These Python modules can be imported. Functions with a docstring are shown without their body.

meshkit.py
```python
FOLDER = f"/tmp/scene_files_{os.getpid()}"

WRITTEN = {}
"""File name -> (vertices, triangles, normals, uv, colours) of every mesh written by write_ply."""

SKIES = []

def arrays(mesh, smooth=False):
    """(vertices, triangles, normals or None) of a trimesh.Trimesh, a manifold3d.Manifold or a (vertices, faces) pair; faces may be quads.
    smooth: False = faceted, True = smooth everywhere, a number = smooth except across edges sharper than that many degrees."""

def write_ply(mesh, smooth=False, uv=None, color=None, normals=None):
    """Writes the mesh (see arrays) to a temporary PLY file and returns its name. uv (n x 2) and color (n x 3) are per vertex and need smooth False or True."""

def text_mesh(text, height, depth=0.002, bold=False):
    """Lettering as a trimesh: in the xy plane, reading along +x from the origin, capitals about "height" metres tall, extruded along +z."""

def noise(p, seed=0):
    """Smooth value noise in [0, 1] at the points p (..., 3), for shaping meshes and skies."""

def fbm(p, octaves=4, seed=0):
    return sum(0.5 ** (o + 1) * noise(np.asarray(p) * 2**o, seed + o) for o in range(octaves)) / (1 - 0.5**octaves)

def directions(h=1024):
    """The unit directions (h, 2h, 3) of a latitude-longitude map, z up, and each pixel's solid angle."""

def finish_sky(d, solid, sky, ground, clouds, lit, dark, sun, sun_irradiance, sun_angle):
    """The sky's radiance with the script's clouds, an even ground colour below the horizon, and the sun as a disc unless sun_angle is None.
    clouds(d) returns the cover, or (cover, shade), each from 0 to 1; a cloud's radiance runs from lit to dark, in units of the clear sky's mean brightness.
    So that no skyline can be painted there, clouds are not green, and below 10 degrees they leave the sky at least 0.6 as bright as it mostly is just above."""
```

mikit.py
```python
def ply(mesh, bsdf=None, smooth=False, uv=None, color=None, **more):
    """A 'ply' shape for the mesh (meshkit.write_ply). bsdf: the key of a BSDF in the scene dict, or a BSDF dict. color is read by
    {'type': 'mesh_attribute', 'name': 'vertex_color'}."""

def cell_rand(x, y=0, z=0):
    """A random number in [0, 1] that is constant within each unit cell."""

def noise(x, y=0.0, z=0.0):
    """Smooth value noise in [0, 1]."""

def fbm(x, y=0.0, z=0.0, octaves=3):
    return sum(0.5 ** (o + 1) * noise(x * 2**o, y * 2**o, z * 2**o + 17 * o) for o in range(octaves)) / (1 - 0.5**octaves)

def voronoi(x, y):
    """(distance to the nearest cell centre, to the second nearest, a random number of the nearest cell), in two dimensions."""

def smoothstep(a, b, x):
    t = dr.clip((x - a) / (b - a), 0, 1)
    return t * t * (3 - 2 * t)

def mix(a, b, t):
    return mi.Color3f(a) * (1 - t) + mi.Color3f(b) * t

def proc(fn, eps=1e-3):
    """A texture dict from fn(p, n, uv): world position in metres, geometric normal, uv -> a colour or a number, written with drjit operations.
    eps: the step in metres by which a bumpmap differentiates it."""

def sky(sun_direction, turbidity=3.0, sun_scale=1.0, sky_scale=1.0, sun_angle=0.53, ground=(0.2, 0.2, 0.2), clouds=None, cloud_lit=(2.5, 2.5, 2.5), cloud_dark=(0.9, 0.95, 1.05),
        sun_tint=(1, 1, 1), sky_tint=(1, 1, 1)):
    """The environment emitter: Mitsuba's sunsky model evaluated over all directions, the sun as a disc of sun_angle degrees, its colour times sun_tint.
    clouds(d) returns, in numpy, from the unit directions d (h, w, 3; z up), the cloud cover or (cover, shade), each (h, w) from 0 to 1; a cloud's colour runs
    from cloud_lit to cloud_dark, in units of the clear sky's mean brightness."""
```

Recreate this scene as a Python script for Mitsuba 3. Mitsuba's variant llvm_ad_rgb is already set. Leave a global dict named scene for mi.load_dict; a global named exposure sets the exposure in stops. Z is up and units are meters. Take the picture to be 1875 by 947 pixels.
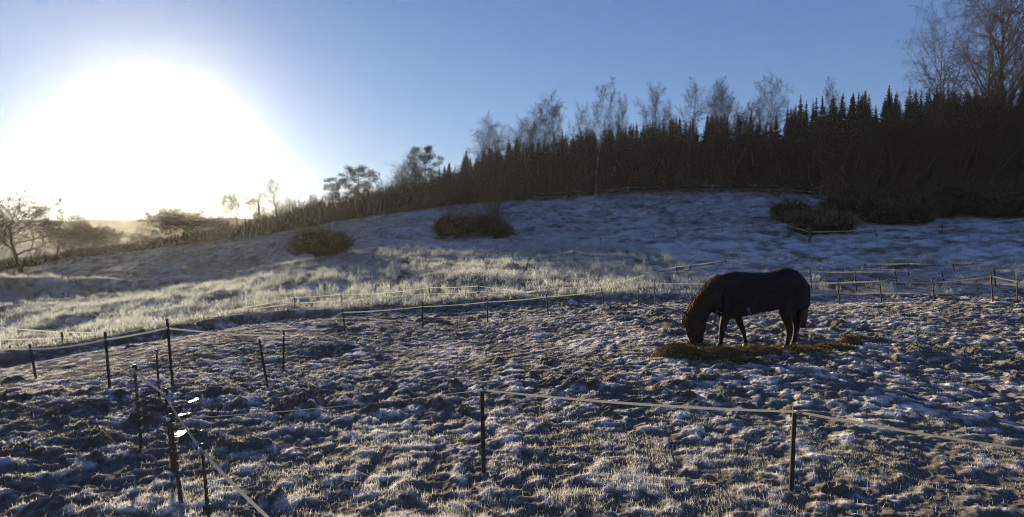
import math
import numpy as np
import trimesh
import manifold3d as m3
import mitsuba as mi
import mikit
import meshkit
from scipy.interpolate import RBFInterpolator
from scipy.ndimage import map_coordinates

T = mi.ScalarTransform4f
scene, labels = {}, {}

# ---------------------------------------------------------------- camera, sky, air, exposure
CAM_Z = 2.73
PITCH = math.atan(48 / 1000)
FOCAL = 1000.0            # in pixels of the 1875 wide photograph
CU, CV = 937.5, 473.5
SUN = np.array([math.sin(math.radians(-32.3)), math.cos(math.radians(-32.3)), math.tan(math.radians(9.5))])
exposure = 1.0
scene['camera'] = {'type': 'perspective', 'fov': 2 * math.degrees(math.atan(CU / FOCAL)), 'fov_axis': 'x',
                   'to_world': T().look_at([0, 0, CAM_Z], [0, 10, CAM_Z - 10 * math.tan(PITCH)], [0, 0, 1]),
                   'near_clip': 0.1, 'far_clip': 6000.0, 'medium': {'type': 'ref', 'id': 'air'}}
scene['sky'] = mikit.sky(SUN, turbidity=1.2, sun_angle=0.7, sky_tint=(1.52, 1.92, 3.2), sun_tint=(5.9, 8.2, 15.6), ground=(0.25, 0.25, 0.27))
scene['air'] = {'type': 'homogeneous', 'albedo': 0.95, 'sigma_t': 0.00021,
                'phase': {'type': 'blendphase', 'weight': 0.74, 'bsdf1': {'type': 'hg', 'g': 0.87}, 'bsdf2': {'type': 'hg', 'g': 0.25}}}
scene['haze'] = {'type': 'cube', 'to_world': T().translate([0, 420, 18]).scale([900, 950, 31]), 'bsdf': {'type': 'null'},
                 'interior': {'type': 'ref', 'id': 'air'}}
labels['haze'] = {'label': 'thin bright winter haze over the whole frosty valley', 'category': 'haze', 'kind': 'stuff'}

rng = np.random.default_rng(7)


# ---------------------------------------------------------------- helpers
def at(u, v, d):
    """The point seen at pixel (u, v) of the photograph, d metres ahead."""
    a, b = (u - CU) / FOCAL, (CV - v) / FOCAL
    y = math.cos(PITCH) + b * math.sin(PITCH)
    z = -math.sin(PITCH) + b * math.cos(PITCH)
    return np.array([a * d / y, d, CAM_Z + z * d / y])


def pix(x, y, z):
    """Pixel coordinates of world points (used to choose tree heights)."""
    zz = np.asarray(z, float) - CAM_Z
    f = y * math.cos(PITCH) - zz * math.sin(PITCH)
    up = y * math.sin(PITCH) + zz * math.cos(PITCH)
    return CU + FOCAL * x / f, CV - FOCAL * up / f


def N(x, y, s, seed=0):
    return meshkit.noise(np.stack([x / s, y / s, np.zeros_like(x) + seed * 3.7], -1), seed)


def FB(x, y, s, octaves=3, seed=0):
    return meshkit.fbm(np.stack([x / s, y / s, np.zeros_like(x) + seed * 3.7], -1), octaves, seed)


def sst(a, b, x):
    t = np.clip((x - a) / (b - a), 0, 1)
    return t * t * (3 - 2 * t)


def numbered(name):
    if name not in labels and name not in scene and not any(k.startswith(name + '__') for k in scene):
        return name
    n = 1
    while f'{name}_{n:03d}' in labels or f'{name}_{n:03d}' in scene or any(k.startswith(f'{name}_{n:03d}__') for k in scene):
        n += 1
    return f'{name}_{n:03d}'


def thing(name, label, cat, group=None, kind=None):
    key = numbered(name)
    labels[key] = {'label': label, 'category': cat}
    if group:
        labels[key]['group'] = group
    if kind:
        labels[key]['kind'] = kind
    return key


def part(parent, name, shape, label=None, kind=None):
    base = f'{parent}__{name}'
    key, n = base, 0
    while key in scene:
        n += 1
        key = f'{base}_{n:03d}'
    scene[key] = shape
    if label or kind:
        labels[key] = {}
        if label:
            labels[key]['label'] = label
        if kind:
            labels[key]['kind'] = kind
    return key


def tube(points, radii, sides=5, cap=True):
    p = np.asarray(points, float)
    r = np.broadcast_to(np.asarray(radii, float), (len(p),))
    t = np.gradient(p, axis=0)
    t /= np.linalg.norm(t, axis=1, keepdims=True) + 1e-12
    ref = np.array([0, 0, 1.0]) if abs(t[0, 2]) < 0.8 else np.array([1.0, 0, 0])
    a = np.cross(t, ref)
    a /= np.linalg.norm(a, axis=1, keepdims=True) + 1e-12
    b = np.cross(t, a)
    ang = np.arange(sides) * 2 * np.pi / sides
    v = p[:, None] + r[:, None, None] * (np.cos(ang)[None, :, None] * a[:, None] + np.sin(ang)[None, :, None] * b[:, None])
    n = len(p)
    i, j = np.meshgrid(np.arange(n - 1), np.arange(sides), indexing='ij')
    q = np.stack([i * sides + j, i * sides + (j + 1) % sides, (i + 1) * sides + (j + 1) % sides, (i + 1) * sides + j], -1).reshape(-1, 4)
    f = np.vstack([q[:, [0, 1, 2]], q[:, [0, 2, 3]]])
    v = v.reshape(-1, 3)
    if cap:
        f = np.vstack([f, [[0, k + 1, k] for k in range(1, sides - 1)], [[(n - 1) * sides, (n - 1) * sides + k, (n - 1) * sides + k + 1] for k in range(1, sides - 1)]])
    return v, f


class MB:
    """Collects (vertices, faces, colour) pieces into one mesh."""

    def __init__(self):
        self.v, self.f, self.c, self.n = [], [], [], 0

    def add(self, v, f, c=None):
        v = np.asarray(v, float)
        self.v.append(v)
        self.f.append(np.asarray(f, int) + self.n)
        if c is not None:
            self.c.append(np.broadcast_to(np.asarray(c, float), (len(v), 3)))
        self.n += len(v)
        return self

    def arrays(self):
        return np.vstack(self.v), np.vstack(self.f)

    def ply(self, bsdf, smooth=False):
        v, f = self.arrays()
        return mikit.ply((v, f), bsdf, smooth=smooth, color=np.vstack(self.c) if self.c else None)


def ply_t(v, f, bsdf, smooth=False, color=None):
    return mikit.ply(trimesh.Trimesh(np.asarray(v), np.asarray(f), process=False), bsdf, smooth=smooth, color=color)


# ---------------------------------------------------------------- materials
VC = {'type': 'mesh_attribute', 'name': 'vertex_color'}


def rgb(*c):
    return {'type': 'rgb', 'value': list(c)}


def stained(dark, light, s, octaves=3):
    def fn(p, n, uv):
        return mikit.mix(dark, light, mikit.smoothstep(0.3, 0.7, mikit.fbm(p.x / s, p.y / s, p.z / s, octaves)))
    return mikit.proc(fn)


scene['m_ground'] = {'type': 'twosided', 'bsdf': {'type': 'blendbsdf',
                     'weight': mikit.proc(lambda p, n, uv: 0.6 * mikit.smoothstep(0.44, 0.68, mikit.fbm(p.x / 0.045, p.y / 0.045, p.z / 0.03, 3))),
                     'bsdf1': {'type': 'diffuse', 'reflectance': VC}, 'bsdf2': {'type': 'diffuse', 'reflectance': rgb(0.085, 0.07, 0.05)}}}
scene['m_blade'] = {'type': 'principledthin', 'base_color': VC, 'roughness': 0.6, 'diff_trans': 0.9, 'specular': 0.2} if False else \
    {'type': 'principledthin', 'base_color': VC, 'roughness': 0.6, 'diff_trans': 0.9}
scene['m_bark'] = {'type': 'diffuse', 'reflectance': rgb(0.075, 0.058, 0.050)}
scene['m_twig'] = {'type': 'diffuse', 'reflectance': rgb(0.085, 0.066, 0.058)}
scene['m_birch'] = {'type': 'diffuse', 'reflectance': stained((0.04, 0.035, 0.03), (0.24, 0.225, 0.21), 0.5)}
scene['m_dark_bark'] = {'type': 'diffuse', 'reflectance': stained((0.025, 0.02, 0.018), (0.10, 0.09, 0.085), 0.5)}
scene['m_dark_twig'] = {'type': 'diffuse', 'reflectance': rgb(0.045, 0.036, 0.034)}
scene['m_needle'] = {'type': 'twosided', 'bsdf': {'type': 'diffuse', 'reflectance': rgb(0.035, 0.045, 0.028)}}
scene['m_gorse'] = {'type': 'twosided', 'bsdf': {'type': 'diffuse', 'reflectance': VC}}
scene['m_hill'] = {'type': 'diffuse', 'reflectance': stained((0.03, 0.035, 0.025), (0.075, 0.07, 0.05), 14)}
scene['m_stake'] = {'type': 'principled', 'base_color': stained((0.015, 0.012, 0.010), (0.045, 0.034, 0.026), 0.06), 'roughness': 0.75}
scene['m_plastic'] = {'type': 'principled', 'base_color': rgb(0.03, 0.024, 0.02), 'roughness': 0.35}
scene['m_insulator'] = {'type': 'principled', 'base_color': rgb(0.5, 0.48, 0.42), 'roughness': 0.3}
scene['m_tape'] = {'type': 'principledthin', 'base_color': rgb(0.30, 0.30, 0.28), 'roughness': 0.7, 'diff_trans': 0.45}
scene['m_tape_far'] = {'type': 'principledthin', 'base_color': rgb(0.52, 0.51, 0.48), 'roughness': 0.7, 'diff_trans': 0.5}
scene['m_rail'] = {'type': 'diffuse', 'reflectance': stained((0.05, 0.045, 0.04), (0.2, 0.2, 0.19), 0.7)}
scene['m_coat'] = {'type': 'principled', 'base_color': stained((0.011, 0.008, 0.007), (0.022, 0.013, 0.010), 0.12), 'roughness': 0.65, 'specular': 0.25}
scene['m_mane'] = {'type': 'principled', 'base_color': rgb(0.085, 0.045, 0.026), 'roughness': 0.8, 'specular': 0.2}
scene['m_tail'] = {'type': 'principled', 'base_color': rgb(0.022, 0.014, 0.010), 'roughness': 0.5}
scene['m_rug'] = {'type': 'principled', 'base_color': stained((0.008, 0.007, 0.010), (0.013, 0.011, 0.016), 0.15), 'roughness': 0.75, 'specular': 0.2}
scene['m_strap'] = {'type': 'principled', 'base_color': rgb(0.07, 0.07, 0.08), 'roughness': 0.6}
scene['m_metal'] = {'type': 'roughconductor', 'material': 'Al', 'alpha': 0.25}
scene['m_hoof'] = {'type': 'principled', 'base_color': rgb(0.05, 0.04, 0.032), 'roughness': 0.5}
scene['m_eye'] = {'type': 'principled', 'base_color': rgb(0.01, 0.007, 0.005), 'roughness': 0.1}
scene['m_hay'] = {'type': 'diffuse', 'reflectance': VC}
scene['m_straw'] = {'type': 'principledthin', 'base_color': VC, 'roughness': 0.6, 'diff_trans': 0.8}
scene['m_ice'] = {'type': 'bumpmap', 'scale': 1.0,
                  'arbitrary': mikit.proc(lambda p, n, uv: 0.012 * mikit.fbm(p.x / 0.05, p.y / 0.04, 0.0, 3)),
                  'bsdf': {'type': 'principled', 'base_color': rgb(0.25, 0.26, 0.28), 'roughness': 0.2, 'specular': 0.5}}

# ---------------------------------------------------------------- terrain
LIP_X = np.array([-60, -20, -16, -14, -13, -11.8, -10, -6.5, -1, 5, 12, 18, 30, 60.0])
LIP_Y = np.array([-20, 9.0, 12.5, 15.2, 16.6, 18.7, 20.6, 21.8, 22.6, 23.8, 22.6, 23.5, 26, 30.0])
RID_X = np.array([-80, -40, -33.7, -31.5, -27.4, -21.4, -15.5, -8.0])
RID_Y = np.array([30, 33.5, 36.0, 39.5, 43.0, 44.5, 46.0, 47.0])


def lip_y(x):
    return np.interp(x, LIP_X, LIP_Y)


def step(x, y):
    h = np.interp(x, [-14, -4, 4, 10, 25], [0.30, 0.22, 0.18, 0.12, 0.1])
    wob = 0.9 * (N(x, y, 1.7, 5) - 0.5) + 0.5 * (N(x, y, 0.6, 6) - 0.5)
    s = (y - lip_y(x)) * 0.8 + 1.4 * wob
    ditch = -0.10 * np.exp(-((s + 1.1) / 0.9) ** 2) * (h / 0.4)
    return h * sst(-0.35, 0.45, s) + ditch, s


def ridge(x, y):
    s = y - np.interp(x, RID_X, RID_Y) + 1.5 * (N(x, y, 6.0, 8) - 0.5)
    h = np.interp(x, [-60, -36, -27, -20, -12, -6], [1.5, 1.5, 1.4, 1.0, 0.35, 0.0])
    return h * np.where(s < 0, np.exp(-(s / 2.6) ** 2), np.exp(-(s / 7.0) ** 2))


CTRL_PIX = [(0, 947, 5.2), (937, 947, 5.2), (1875, 947, 5.2), (885, 880, 6.0), (1456, 910, 5.65), (937, 700, 9.9), (1360, 642, 11.6), (1360, 706, 9.3),
            (197, 720, 9.3), (312, 713, 9.4), (62, 697, 11.5), (252, 830, 6.75), (517, 690, 11.2), (300, 640, 14.2), (632, 618, 15.6), (774, 610, 16.6), (892, 600, 17.2),
            (998, 586, 18.4), (1099, 572, 19.8), (1199, 562, 21.0), (1531, 561, 19.5), (1608, 556, 19.0), (1812, 560, 17.0), (1875, 700, 9.8), (1700, 620, 12.8),
            (100, 618, 23), (300, 572, 25.5), (640, 545, 27), (900, 520, 29), (1170, 505, 31), (900, 490, 36), (600, 487, 41), (300, 540, 34), (0, 590, 28),
            (0, 560, 34), (150, 536, 38), (300, 520, 43), (560, 480, 48), (1482, 540, 25), (1637, 530, 26), (1818, 531, 25),
            (0, 512, 52), (200, 482, 58), (450, 455, 60), (0, 503, 60), (150, 472, 66), (330, 450, 70), (430, 440, 72), (560, 420, 74), (640, 402, 76), (760, 386, 78),
            (1000, 369, 80), (1200, 356, 80), (1450, 345, 80), (1700, 338, 79), (1875, 332, 78), (700, 432, 56), (900, 430, 56), (1200, 400, 60), (1200, 442, 45),
            (1500, 446, 41), (1500, 400, 52), (1800, 418, 44), (1800, 470, 33), (1600, 505, 29), (1375, 430, 45), (1100, 478, 37), (1660, 514, 30)]
CTRL_XYZ = [(0, 0, 0.0), (10, 0, 0), (-10, 0, 0), (0, -30, 0), (30, 0, 0.5), (-30, 0, -1.2), (40, 20, 1.4), (-40, 20, -2.2), (-60, 45, -2.6), (-90, 70, -3),
            (60, 40, 4.5), (80, 60, 8.5), (110, 80, 12), (-20, 100, 6.5), (0, 105, 10), (40, 110, 13), (90, 115, 16), (140, 110, 17), (0, 130, 12), (60, 140, 16),
            (-70, 100, -2), (-45, 95, 0.3), (-100, 150, -1), (-30, 140, 3.5), (-150, 60, -4), (150, 20, 8), (-60, 190, 1), (0, 190, 12), (80, 190, 17), (150, 190, 18)]
pts = [at(*p) for p in CTRL_PIX] + [np.array(p, float) for p in CTRL_XYZ]
pts = np.array(pts)
near_part = step(pts[:, 0], pts[:, 1])[0] + ridge(pts[:, 0], pts[:, 1])
rbf = RBFInterpolator(pts[:, :2], pts[:, 2] - near_part, kernel='thin_plate_spline', smoothing=0.6)
GX, GY = np.meshgrid(np.arange(-170, 171, 1.0), np.arange(-40, 211, 1.0), indexing='ij')
GRID = rbf(np.stack([GX.ravel(), GY.ravel()], -1)).reshape(GX.shape)


def base_z(x, y):
    x, y = np.asarray(x, float), np.asarray(y, float)
    g = map_coordinates(GRID, [np.clip(x + 170, 0, 340).ravel(), np.clip(y + 40, 0, 250).ravel()], order=3, mode='nearest').reshape(x.shape)
    far = np.clip((y - 200) / 300, 0, 1)
    return g * (1 - 0.55 * far) + 2.5 * far


def wood_edge(x):
    """y of the lower edge of the hillside wood."""
    return np.interp(x, [-30, -14, 0, 20, 34, 43, 60, 75, 110], [84, 80, 81, 82, 76, 60, 56, 50, 36])


def ground(x, y, slope=None):
    """(height, colour) of the ground."""
    x, y = np.asarray(x, float), np.asarray(y, float)
    st, s = step(x, y)
    rd = ridge(x, y)
    z = base_z(x, y) + st + rd
    rough = sst(-0.2, 0.6, s)                                    # 1 in the rough field, 0 in the paddock
    wood = sst(-1.5, 2.5, y - wood_edge(x) + 3 * (N(x, y, 4, 30) - 0.5)) * sst(-24, -15, x)
    hill = sst(38, 46, y) * sst(-22, -8, x) + sst(26, 33, y) * sst(6, 14, x)
    hill = np.clip(hill, 0, 1) * (1 - wood)
    # trodden clods of the paddock
    wx, wy = 0.85 * (x + 0.12 * (N(x, y, 0.4, 11) - 0.5)), 1.1 * (y + 0.12 * (N(x, y, 0.4, 12) - 0.5))
    slow = FB(x, y, 3.2, 3, 13)
    amp = (0.35 + 1.5 * np.clip(slow - 0.22, 0, 1)) * (1 - 0.75 * rough)
    b0 = np.abs(2 * N(x, y, 0.62, 19) - 1)
    b1 = np.abs(2 * N(wx, wy, 0.26, 14) - 1) ** 0.8
    b2 = sst(0.28, 0.72, N(wx, wy, 0.125, 15))
    b3 = N(wx, wy, 0.066, 16)
    b4 = N(x, y, 0.036, 17)
    clod = 0.052 * b0 + 0.045 * b1 + 0.050 * b2 + 0.042 * b3 + 0.021 * b4
    roll = 0.35 * (FB(x, y, 5.5, 2, 18) - 0.5) * (1 - rough) * sst(12, 17, np.hypot(x, y))
    # tussocky rough ground
    lump = np.abs(2 * N(x, y, 2.6, 20) - 1)
    lump2 = np.abs(2 * N(x, y, 1.1, 21) - 1)
    tus = 0.38 * lump + 0.2 * lump2 + 0.05 * N(x, y, 0.35, 22)
    tus = tus * (0.3 + 0.7 * sst(0.0, 7.0, s))
    soft = 0.20 * lump2 + 0.20 * N(x, y, 0.6, 24) + 0.06 * N(x, y, 0.25, 25)
    far = sst(160, 260, np.hypot(x, y))
    turned = sst(0.62, 0.82, N(wx, wy, 0.30, 26)) * sst(0.45, 0.62, FB(x, y, 2.2, 2, 27))
    z = z + amp * clod + 0.075 * turned * (0.6 + 0.8 * b3) * (1 - rough) + roll + rough * (1 - far) * ((1 - hill) * tus + hill * soft)
    # colour: frost on what stands proud, soil, dead grass and moss where it does not hold
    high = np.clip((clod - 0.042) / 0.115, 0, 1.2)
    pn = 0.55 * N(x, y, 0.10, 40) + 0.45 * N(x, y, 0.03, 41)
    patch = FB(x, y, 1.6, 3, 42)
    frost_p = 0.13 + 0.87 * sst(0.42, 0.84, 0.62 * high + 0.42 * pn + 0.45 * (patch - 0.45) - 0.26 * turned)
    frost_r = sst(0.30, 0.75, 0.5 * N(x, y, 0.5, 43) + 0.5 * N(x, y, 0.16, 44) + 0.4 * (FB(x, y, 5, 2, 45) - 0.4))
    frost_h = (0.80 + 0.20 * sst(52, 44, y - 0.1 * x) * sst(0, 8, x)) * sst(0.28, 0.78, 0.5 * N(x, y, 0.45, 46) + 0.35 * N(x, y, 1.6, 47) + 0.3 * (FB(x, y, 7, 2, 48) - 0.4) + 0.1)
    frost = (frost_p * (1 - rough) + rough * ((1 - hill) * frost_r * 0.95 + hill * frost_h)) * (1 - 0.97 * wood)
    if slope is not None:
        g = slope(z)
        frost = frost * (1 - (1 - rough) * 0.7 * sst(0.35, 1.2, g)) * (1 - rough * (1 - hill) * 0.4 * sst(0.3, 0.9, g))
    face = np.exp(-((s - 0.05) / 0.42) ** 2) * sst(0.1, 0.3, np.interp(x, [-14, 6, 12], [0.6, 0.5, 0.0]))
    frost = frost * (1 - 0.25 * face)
    k = FB(x, y, 0.8, 3, 50)[..., None]
    soil = np.array([0.036, 0.026, 0.019]) * (1 - k) + np.array([0.085, 0.070, 0.040]) * k
    dead = np.array([0.10, 0.085, 0.05]) * (1 - k) + np.array([0.17, 0.15, 0.09]) * k
    litter = np.array([0.030, 0.022, 0.016])
    r_, w_, f_ = rough[..., None], wood[..., None], frost[..., None]
    mauve = np.array([0.075, 0.062, 0.052]) * (1 - k) + np.array([0.14, 0.115, 0.10]) * k
    dead = dead * (1 - hill[..., None]) + mauve * hill[..., None]
    bare = soil * (1 - r_) + dead * r_
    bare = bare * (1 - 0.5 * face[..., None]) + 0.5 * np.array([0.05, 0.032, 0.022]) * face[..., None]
    bare = bare * (1 - w_) + litter * w_
    white = np.array([0.80, 0.76, 0.80]) * (1 - 0.35 * r_ * (1 - hill[..., None])) + r_ * (1 - hill[..., None]) * np.array([0.07, 0.05, -0.02])
    col = bare * (1 - f_) + white * f_
    return z, col, rough, hill, wood


def ground_z(x, y):
    return ground(np.atleast_1d(np.asarray(x, float)), np.atleast_1d(np.asarray(y, float)))[0]


def gz(x, y):
    return float(ground_z(x, y)[0])


def rows(a, b, d):
    return np.exp(np.arange(math.log(a), math.log(b), d))


R = np.concatenate([np.linspace(0.4, 4.2, 12), rows(4.3, 24, 0.0029), rows(24, 34, 0.0045), rows(34, 72, 0.008), rows(72, 150, 0.02), rows(150, 3500, 0.12), [3500]])
TH = np.concatenate([np.arange(-47, 47.001, 0.0915), np.arange(50, 312, 4.0)]) * math.pi / 180
RR, TT = np.meshgrid(R, TH, indexing='ij')
X, Y = RR * np.sin(TT), RR * np.cos(TT)


def polar_slope(z):
    zr = np.gradient(z, axis=0) / np.gradient(RR, axis=0)
    zt = np.gradient(z, axis=1) / np.maximum(np.gradient(TT, axis=1) * RR, 1e-6)
    return np.sqrt(zr ** 2 + zt ** 2)


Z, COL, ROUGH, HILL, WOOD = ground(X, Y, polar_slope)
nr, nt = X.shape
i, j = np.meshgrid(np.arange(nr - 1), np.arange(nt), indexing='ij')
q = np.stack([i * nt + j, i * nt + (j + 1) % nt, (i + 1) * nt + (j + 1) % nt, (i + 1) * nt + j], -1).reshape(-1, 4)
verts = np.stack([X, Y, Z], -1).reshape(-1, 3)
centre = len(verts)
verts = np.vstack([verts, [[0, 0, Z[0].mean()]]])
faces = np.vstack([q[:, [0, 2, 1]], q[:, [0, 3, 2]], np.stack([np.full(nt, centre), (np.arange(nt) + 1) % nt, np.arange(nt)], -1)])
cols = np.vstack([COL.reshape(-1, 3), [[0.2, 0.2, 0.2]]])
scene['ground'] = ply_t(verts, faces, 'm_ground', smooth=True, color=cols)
labels['ground'] = {'label': 'frosty hoof trodden paddock and rough pasture rising to the wood', 'kind': 'structure'}

# far wooded hill on the left horizon
hu = np.linspace(-420, 1300, 260)
hs = np.linspace(0, 1, 26)
HU, HS = np.meshgrid(hu, hs, indexing='ij')
HD = 330 + 150 * HS
top_v = np.interp(hu, [-420, 0, 140, 200, 330, 420, 470, 600, 1300], [408, 404, 404, 401, 404, 399, 402, 395, 395])
crest = np.array([at(a, b, 405)[2] for a, b in zip(hu, top_v)])[:, None]
HX = (HU - CU) / FOCAL * HD
prof = np.sin(np.clip(HS / 0.5, 0, 1) * np.pi / 2) ** 1.2 * (1 - 0.4 * np.clip(HS - 0.5, 0, 1))
HZ = -3 + (crest + 3) * prof + 2.0 * (FB(HX, HD, 9, 3, 60) - 0.5) * np.clip(HS * 6, 0, 1)
hv = np.stack([HX, HD, HZ], -1).reshape(-1, 3)
a_, b_ = HX.shape
i, j = np.meshgrid(np.arange(a_ - 1), np.arange(b_ - 1), indexing='ij')
q = np.stack([i * b_ + j, (i + 1) * b_ + j, (i + 1) * b_ + j + 1, i * b_ + j + 1], -1).reshape(-1, 4)
scene['hills'] = ply_t(hv, np.vstack([q[:, [0, 1, 2]], q[:, [0, 2, 3]]]), 'm_hill', smooth=True)
labels['hills'] = {'label': 'low wooded hill far off on the left horizon', 'kind': 'structure'}


# ---------------------------------------------------------------- trees
def grow(mb_trunk, mb_crown, start, dirn, length, radius, level, spec, rg):
    n = spec['seg'][level]
    p, d = np.array(start, float), np.array(dirn, float)
    pts_, rad = [p.copy()], [radius]
    for k in range(n):
        d = d + rg.normal(0, spec['wob'][level], 3)
        d[2] += spec['lift'][level]
        d /= np.linalg.norm(d)
        p = p + d * length / n
        pts_.append(p.copy())
        rad.append(max(radius * (1 - (k + 1) / n * spec['taper'][level]), spec['rmin']))
    v, f = tube(pts_, rad, spec['sides'][level], cap=False)
    (mb_trunk if level == 0 else mb_crown).add(v, f)
    if level + 1 >= spec['levels']:
        return
    pts_ = np.array(pts_)
    m = spec['kids'][level]
    m = max(1, int(round(m * rg.uniform(0.8, 1.2) * (length / spec['len0'][level]) ** 0.5)))
    t0 = spec['from'][level]
    base_ang = rg.uniform(0, 2 * np.pi)
    for k in range(m):
        t = t0 + (1 - t0) * (k + rg.uniform(0.2, 0.8)) / m
        x = t * n
        i0 = min(int(x), n - 1)
        q_ = pts_[i0] * (1 - (x - i0)) + pts_[i0 + 1] * (x - i0)
        dd = pts_[i0 + 1] - pts_[i0]
        dd /= np.linalg.norm(dd)
        a = np.cross(dd, [0.3, 0.2, 1] if abs(dd[2]) < 0.9 else [1, 0, 0])
        a /= np.linalg.norm(a)
        b = np.cross(dd, a)
        ang = base_ang + k * 2.4 + rg.normal(0, 0.3)
        open_ = np.radians(spec['angle'][level] + rg.normal(0, 7))
        nd = dd * math.cos(open_) + (a * math.cos(ang) + b * math.sin(ang)) * math.sin(open_)
        shape = spec['shape'][level]
        ln = spec['kidlen'][level] * length * (shape(t)) * rg.uniform(0.75, 1.2)
        r0 = max(min(np.interp(x, np.arange(n + 1), rad) * 0.65, ln * 0.02), spec['rmin'])
        grow(mb_trunk, mb_crown, q_, nd, ln, r0, level + 1, spec, rg)


def make_tree(spec, seed, height, stems=1):
    rg = np.random.default_rng(seed)
    tr, cr = MB(), MB()
    spec = dict(spec)
    spec['len0'] = [height, height * spec['kidlen'][0], height * spec['kidlen'][0] * spec['kidlen'][1], 1e9]
    for k in range(stems):
        a = rg.uniform(0, 6.28)
        tilt = 0.06 if stems == 1 else rg.uniform(0.12, 0.42)
        d = np.array([math.cos(a) * tilt, math.sin(a) * tilt, 1.0])
        st = np.array([0, 0, -0.5]) if stems == 1 else np.array([0.15 * math.cos(a), 0.15 * math.sin(a), -0.4])
        grow(tr, cr, st, d / np.linalg.norm(d), height * (1 if k == 0 else rg.uniform(0.7, 0.95)), spec['r0'] * height * (1 if stems == 1 else 0.65), 0, spec, rg)
    return tr, cr


oval = lambda t: 0.35 + 1.0 * math.sin(math.pi * min(1, max(0, (t - 0.1) / 0.95)))  # noqa: E731
BIRCH = dict(levels=4, seg=[9, 5, 4, 3], wob=[0.05, 0.10, 0.16, 0.2], lift=[0.03, 0.05, -0.02, -0.16], taper=[0.94, 0.9, 0.85, 0.5], rmin=0.015, sides=[7, 4, 3, 3],
             kids=[26, 10, 9], angle=[38, 36, 38], kidlen=[0.27, 0.42, 0.5], shape=[lambda t: 0.4 + 1.0 * (1 - t) ** 0.8 * min(1, t / 0.35) + 0.15, lambda t: 1.1 - 0.5 * t, lambda t: 1.1 - 0.5 * t], r0=0.0115)
BIRCH['from'] = [0.25, 0.15, 0.1]
BIGBIRCH = dict(BIRCH, levels=4, seg=[10, 7, 5, 4], kids=[22, 11, 9], lift=[0.02, 0.05, -0.05, -0.25], angle=[40, 40, 40], kidlen=[0.40, 0.42, 0.42], rmin=0.011, r0=0.012)
BIGBIRCH['from'] = [0.22, 0.2, 0.1]
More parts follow.
